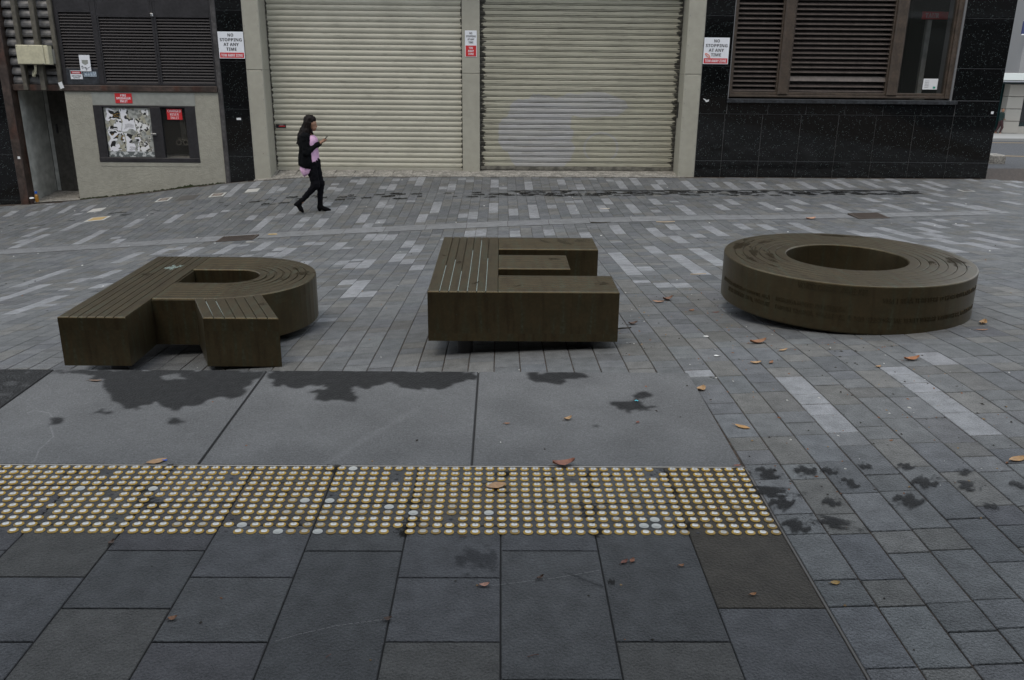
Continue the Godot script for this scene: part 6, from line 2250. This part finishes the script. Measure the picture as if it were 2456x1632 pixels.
func small_things() -> void:
	drain_grate("rusty drain grate in the stone channel behind the R bench", -4.22, -3.67, -13.13, -12.76)
	drain_grate("rusty drain grate in the stone channel behind the O bench", 5.31, 5.77, -13.19, -12.74)
	service_cover("white rimmed service cover nearest the left shutter column", -4.74, -16.75, 0.24, 0.24, M.cover_pale, M.cover_rim)
	service_cover("dirty white service cover below the steel post", -5.38, -16.64, 0.28, 0.26, M.cover_rust, M.cover_rim)
	service_cover("rust stained white service cover below the cream wall", -6.43, -16.70, 0.26, 0.28, M.cover_rust, M.cover_rim)
	service_cover("plain dark service cover below the fire cabinet", -5.95, -16.64, 0.36, 0.36, M.cover_dark, M.cover_dark)
	service_cover("white service cover in front of the recessed door", -7.60, -16.42, 0.26, 0.28, M.cover_pale, M.cover_rim)
	service_cover("yellowed service cover furthest into the street on the left", -7.18, -15.50, 0.36, 0.34, M.cover_yellow, M.cover_rim)
	service_cover("dark service cover with white rim near the right corner", 8.62, -16.08, 0.22, 0.24, M.cover_dark, M.cover_rim)
	# water along the gutter line and drops on the bricks
	var wf := thing("wet_patches", "dark wet patches along the gutter and on the bricks", "water", Vector3.ZERO)
	wf.set_meta("kind", "stuff")
	rng.seed = 808
	for k in 330:
		var x := rng.randf_range(-4.5, 7.6)
		if x < 0.3 and rng.randf() < 0.72:
			continue
		var z := -16.03 + rng.randf() * 0.55
		film(wf, "water_film", x, z, rng.randf_range(0.14, 0.36), rng.randf_range(0.14, 0.28), M.wet, 0.0, NAN, 0.006)
	for k in 26:
		film(wf, "water_film", lerpf(0.2, 7.4, k / 26.0) + rng.randf() * 0.2, -16.09, rng.randf_range(0.5, 0.9), rng.randf_range(0.12, 0.2), M.wet, 0.0, NAN, 0.007)
	for k in 24:
		film(wf, "water_film", rng.randf_range(-9.5, -4.0), -15.95 + rng.randf() * 0.5, rng.randf_range(0.1, 0.25), 0.1, M.wet, 0.0, NAN, 0.006)
	for p in [[1169, -3428, 0.15, 0.14], [1147, -3254, 0.12, 0.24], [1150, -3150, 0.11, 0.18], [1164, -2975, 0.13, 0.14], [1347, -3436, 0.12, 0.13], [1451, -3428, 0.09, 0.09], [1361, -3152, 0.09, 0.10], [1318, -2986, 0.10, 0.2], [1492, -3309, 0.12, 0.08], [1620, -3463, 0.07, 0.08], [1788, -3446, 0.08, 0.10], [1810, -3295, 0.12, 0.16], [1662, -3140, 0.13, 0.18], [2014, -3373, 0.09, 0.06], [1964, -3247, 0.12, 0.10], [1966, -3069, 0.07, 0.08], [2178, -3241, 0.10, 0.08]]:
		film(wf, "water_film", p[0] / 1000.0, p[1] / 1000.0, p[2] * 1.25, p[3] * 1.25, M.wet, p[0] * 0.7, NAN, 0.005)

# ------------------------------------------------------------------ round the corner and behind the camera
func far_street() -> void:
	var sl := 0.065
	var ry := func(z: float) -> float: return -0.634 + sl * (z + 17.7)
	var rd := MB.new()
	rd.poly([Vector3(9.86, ry.call(-17.46) - 0.004, -17.46), Vector3(70, ry.call(-17.46) - 0.004, -17.46), Vector3(70, ry.call(-47.0), -47.0), Vector3(9.86, ry.call(-47.0), -47.0)])
	structure("road", rd.mesh(M.asphalt))
	var fp := MB.new()
	var k := Vector3(0, 0.13, 0)
	var a := Vector3(9.9, ry.call(-47.0), -47.0)
	var b := Vector3(70, ry.call(-47.0), -47.0)
	fp.poly([a, b, b + k, a + k])
	fp.poly([a + k, b + k, Vector3(70, ry.call(-66.0) + 0.13, -66.0), Vector3(9.9, ry.call(-66.0) + 0.13, -66.0)])
	structure("far_footpath", fp.mesh(M.kerb_stone))
	var ln := MB.new()
	for q in [[23.6, -43.6, 27.0, -43.3, 0.13], [15.9, -28.9, 19.0, -27.4, 0.10]]:
		var p0 := Vector3(q[0], ry.call(q[1]) + 0.006, q[1])
		var p1 := Vector3(q[2], ry.call(q[3]) + 0.006, q[3])
		var s := Vector3(0, sl * q[4], q[4])
		ln.poly([p0 + s, p1 + s, p1 - s, p0 - s])
	var lm := structure("road_marking", ln.mesh(M.line_yellow))
	# low concrete block at the road side
	var by: float = ry.call(-24.0)
	var cb := MB.new()
	cb.prism(rect2(-0.55, 0.21, -0.25, 0.25), 0.0, 0.25, 0.03)
	solo("concrete_block", cb.mesh(M.concrete), "low concrete block on the road beyond the granite corner", "block", Vector3(13.45, by, -24.0))
	# shop with canopy across the road
	var z := -62.0
	var gy0: float = ry.call(z) + 0.13
	var t := thing("corner_shop", "pale columned shop front under a white canopy across the road", "building", Vector3(36, gy0, z))
	pbox(t, "wall", Vector3(-4.0, -0.3, -8.0), Vector3(10, 3.4, -0.9), M.far_shop)
	for x in [[-0.95, 0.15], [3.2, 4.2]]:
		for y in 4:
			pbox(t, "column_block", Vector3(x[0], y * 0.83, -0.7), Vector3(x[1], y * 0.83 + 0.80, 0.0), M.far_beige, 0.03)
	pbox(t, "shop_window", Vector3(0.17, 0.75, -0.6), Vector3(3.18, 3.3, -0.5), M.glass_far)
	pbox(t, "plinth", Vector3(0.17, -0.2, -0.6), Vector3(3.18, 0.45, -0.1), M.far_beige)
	pbox(t, "canopy", Vector3(-4.5, 3.55, -1.0), Vector3(10, 3.72, 1.6), M.far_grey, 0.03)
	pbox(t, "fascia", Vector3(-4.5, 3.6, 1.602), Vector3(10, 4.05, 1.7), M.canopy_white, 0.02)
	pbox(t, "shop_sign", Vector3(-1.75, 2.55, -0.85), Vector3(-1.35, 2.95, -0.75), M.number_blue)
	pbox(t, "upper_wall", Vector3(-0.9, 4.06, -6.0), Vector3(10, 12.0, 0.6), M.far_grey)
	pbox(t, "dark_panel", Vector3(-0.55, 4.9, 0.602), Vector3(10, 8.5, 0.66), M.far_dark)
	var d := thing("dark_building", "dark building with white pipes and a T sign behind the shop", "building", Vector3(30, gy0, z - 6.0))
	pbox(d, "wall", Vector3(-8, -0.5, -8), Vector3(6.2, 16, -0.02), M.far_dark)
	for y in [4.0, 5.3, 7.0]:
		pbox(d, "pipe", Vector3(5.65, y, 0.0), Vector3(5.75, y + 1.1, 0.12), M.canopy_white)
		pbox(d, "pipe_bracket", Vector3(5.45, y + 0.9, 0.0), Vector3(5.65, y + 0.98, 0.1), M.canopy_white)
	var sg := thing("hanging_sign", "dark blue sign with a white T on the far building", "sign", Vector3(36.0, 3.55, z + 0.9))
	pbox(sg, "board", Vector3(-1.4, -0.42, 0), Vector3(0.6, 0.42, 0.08), M.sign_blue, 0.01)
	pbox(sg, "border", Vector3(-1.4, 0.40, 0.081), Vector3(0.6, 0.46, 0.1), M.white)
	pbox(sg, "border", Vector3(-1.4, -0.46, 0.081), Vector3(0.6, -0.40, 0.1), M.white)
	line(sg, "T", -0.75, 0.0, 0.4, 0.5, M.white, 0.083)
	line(sg, "H", -0.15, 0.0, 0.4, 0.5, M.white, 0.083)
	far_person(Vector3(34.55, gy0, z + 0.5))
	# the building behind the camera, which the granite and the panes mirror
	var o := thing("verandah_building", "dark shop building with a verandah behind the terrace", "building", Vector3(0, 0.0, 3.4))
	pbox(o, "wall", Vector3(-34, -0.5, 0), Vector3(34, 10.5, 6.0), M.rear_wall)
	pbox(o, "verandah_roof", Vector3(-34, 3.05, -5.4), Vector3(34, 3.25, -0.01), M.far_grey)
	for k2 in 9:
		pbox(o, "verandah_post", Vector3(-26.0 + k2 * 6.5 + 3.0, -0.2, -1.9), Vector3(-25.84 + k2 * 6.5 + 3.0, 3.05, -1.74), M.far_grey)
	for k2 in 10:
		pbox(o, "shop_window", Vector3(-26.0 + k2 * 5.5, 0.4, -0.06), Vector3(-22.6 + k2 * 5.5, 2.8, -0.02), M.glass_far)
	# ground that carries everything to the horizon
	var gr := MB.new()
	gr.poly([Vector3(-300, -6.0, 200), Vector3(300, -6.0, 200), Vector3(300, -6.0, -400), Vector3(-300, -6.0, -400)])
	structure("ground", gr.mesh(M.asphalt))
	var ap := MB.new()
	ap.box(Vector3(1.12, -1.0, -1.18), Vector3(34, 0.0, 3.4))
	ap.box(Vector3(-34, -1.0, -1.18), Vector3(-6.22, -0.4, 3.4))
	structure("rear_pavement", ap.mesh(M.asphalt))

func _ready() -> void:
	# camera
	var cam := Camera3D.new()
	cam.name = "camera"
	cam.fov = rad_to_deg(2.0 * atan(816.0 / 2090.0))
	cam.near = 0.05
	cam.far = 900.0
	cam.position = Vector3(0, 1.75, 0)
	cam.basis = Basis(Vector3.UP, deg_to_rad(-0.85)) * Basis(Vector3.RIGHT, -atan(694.0 / 2090.0)) * Basis(Vector3.BACK, deg_to_rad(0.6))
	add_child(cam)
	cam.current = true
	# overcast sky
	var env := Environment.new()
	env.background_mode = Environment.BG_SKY
	var sky := Sky.new()
	var sm := ProceduralSkyMaterial.new()
	sm.sky_top_color = Color(0.93, 0.96, 1.0)
	sm.sky_horizon_color = Color(0.88, 0.91, 0.95)
	sm.sky_curve = 0.2
	sm.ground_bottom_color = Color(0.3, 0.3, 0.3)
	sm.ground_horizon_color = Color(0.5, 0.5, 0.5)
	sm.sun_angle_max = 1.0
	sky.sky_material = sm
	env.sky = sky
	env.background_energy_multiplier = 1.0
	env.tonemap_mode = Environment.TONE_MAPPER_LINEAR
	env.tonemap_exposure = 1.58
	env.sdfgi_enabled = true
	env.ssao_enabled = true
	env.ssil_enabled = true
	var we := WorldEnvironment.new()
	we.name = "world_environment"
	we.environment = env
	add_child(we)
	# the sun behind thick cloud
	var sun := DirectionalLight3D.new()
	sun.name = "sun"
	sun.light_color = Color(1.0, 0.97, 0.93)
	sun.light_energy = 0.3
	sun.light_angular_distance = 25.0
	sun.shadow_enabled = true
	sun.rotation_degrees = Vector3(-62, -25, 0)
	add_child(sun)
	materials()
	facade_materials()
	mat("skin", lin(0.30, 0.165, 0.105), 0.55)
	mat("screen", lin(0.03, 0.035, 0.04), 0.1)
	mat("cover_rim", lin(0.42, 0.42, 0.40), 0.7)
	mat("cover_pale", lin(0.40, 0.39, 0.37), 0.7)
	mat("cover_rust", lin(0.42, 0.36, 0.31), 0.8)
	triplanar(M.cover_rust, tex(grain(128, 700, 0.06, 0.02, 0.35, 1.0)), 0.4)
	mat("cover_dark", lin(0.075, 0.07, 0.065), 0.8)
	mat("cover_yellow", lin(0.38, 0.27, 0.12), 0.8)
	mat("glass_far", lin(0.02, 0.022, 0.025), 0.1)
	street()
	terrace()
	building()
	far_street()
	letter_r()
	letter_e()
	letter_o()
	signs()
	woman()
	small_things()
	litter_objects()
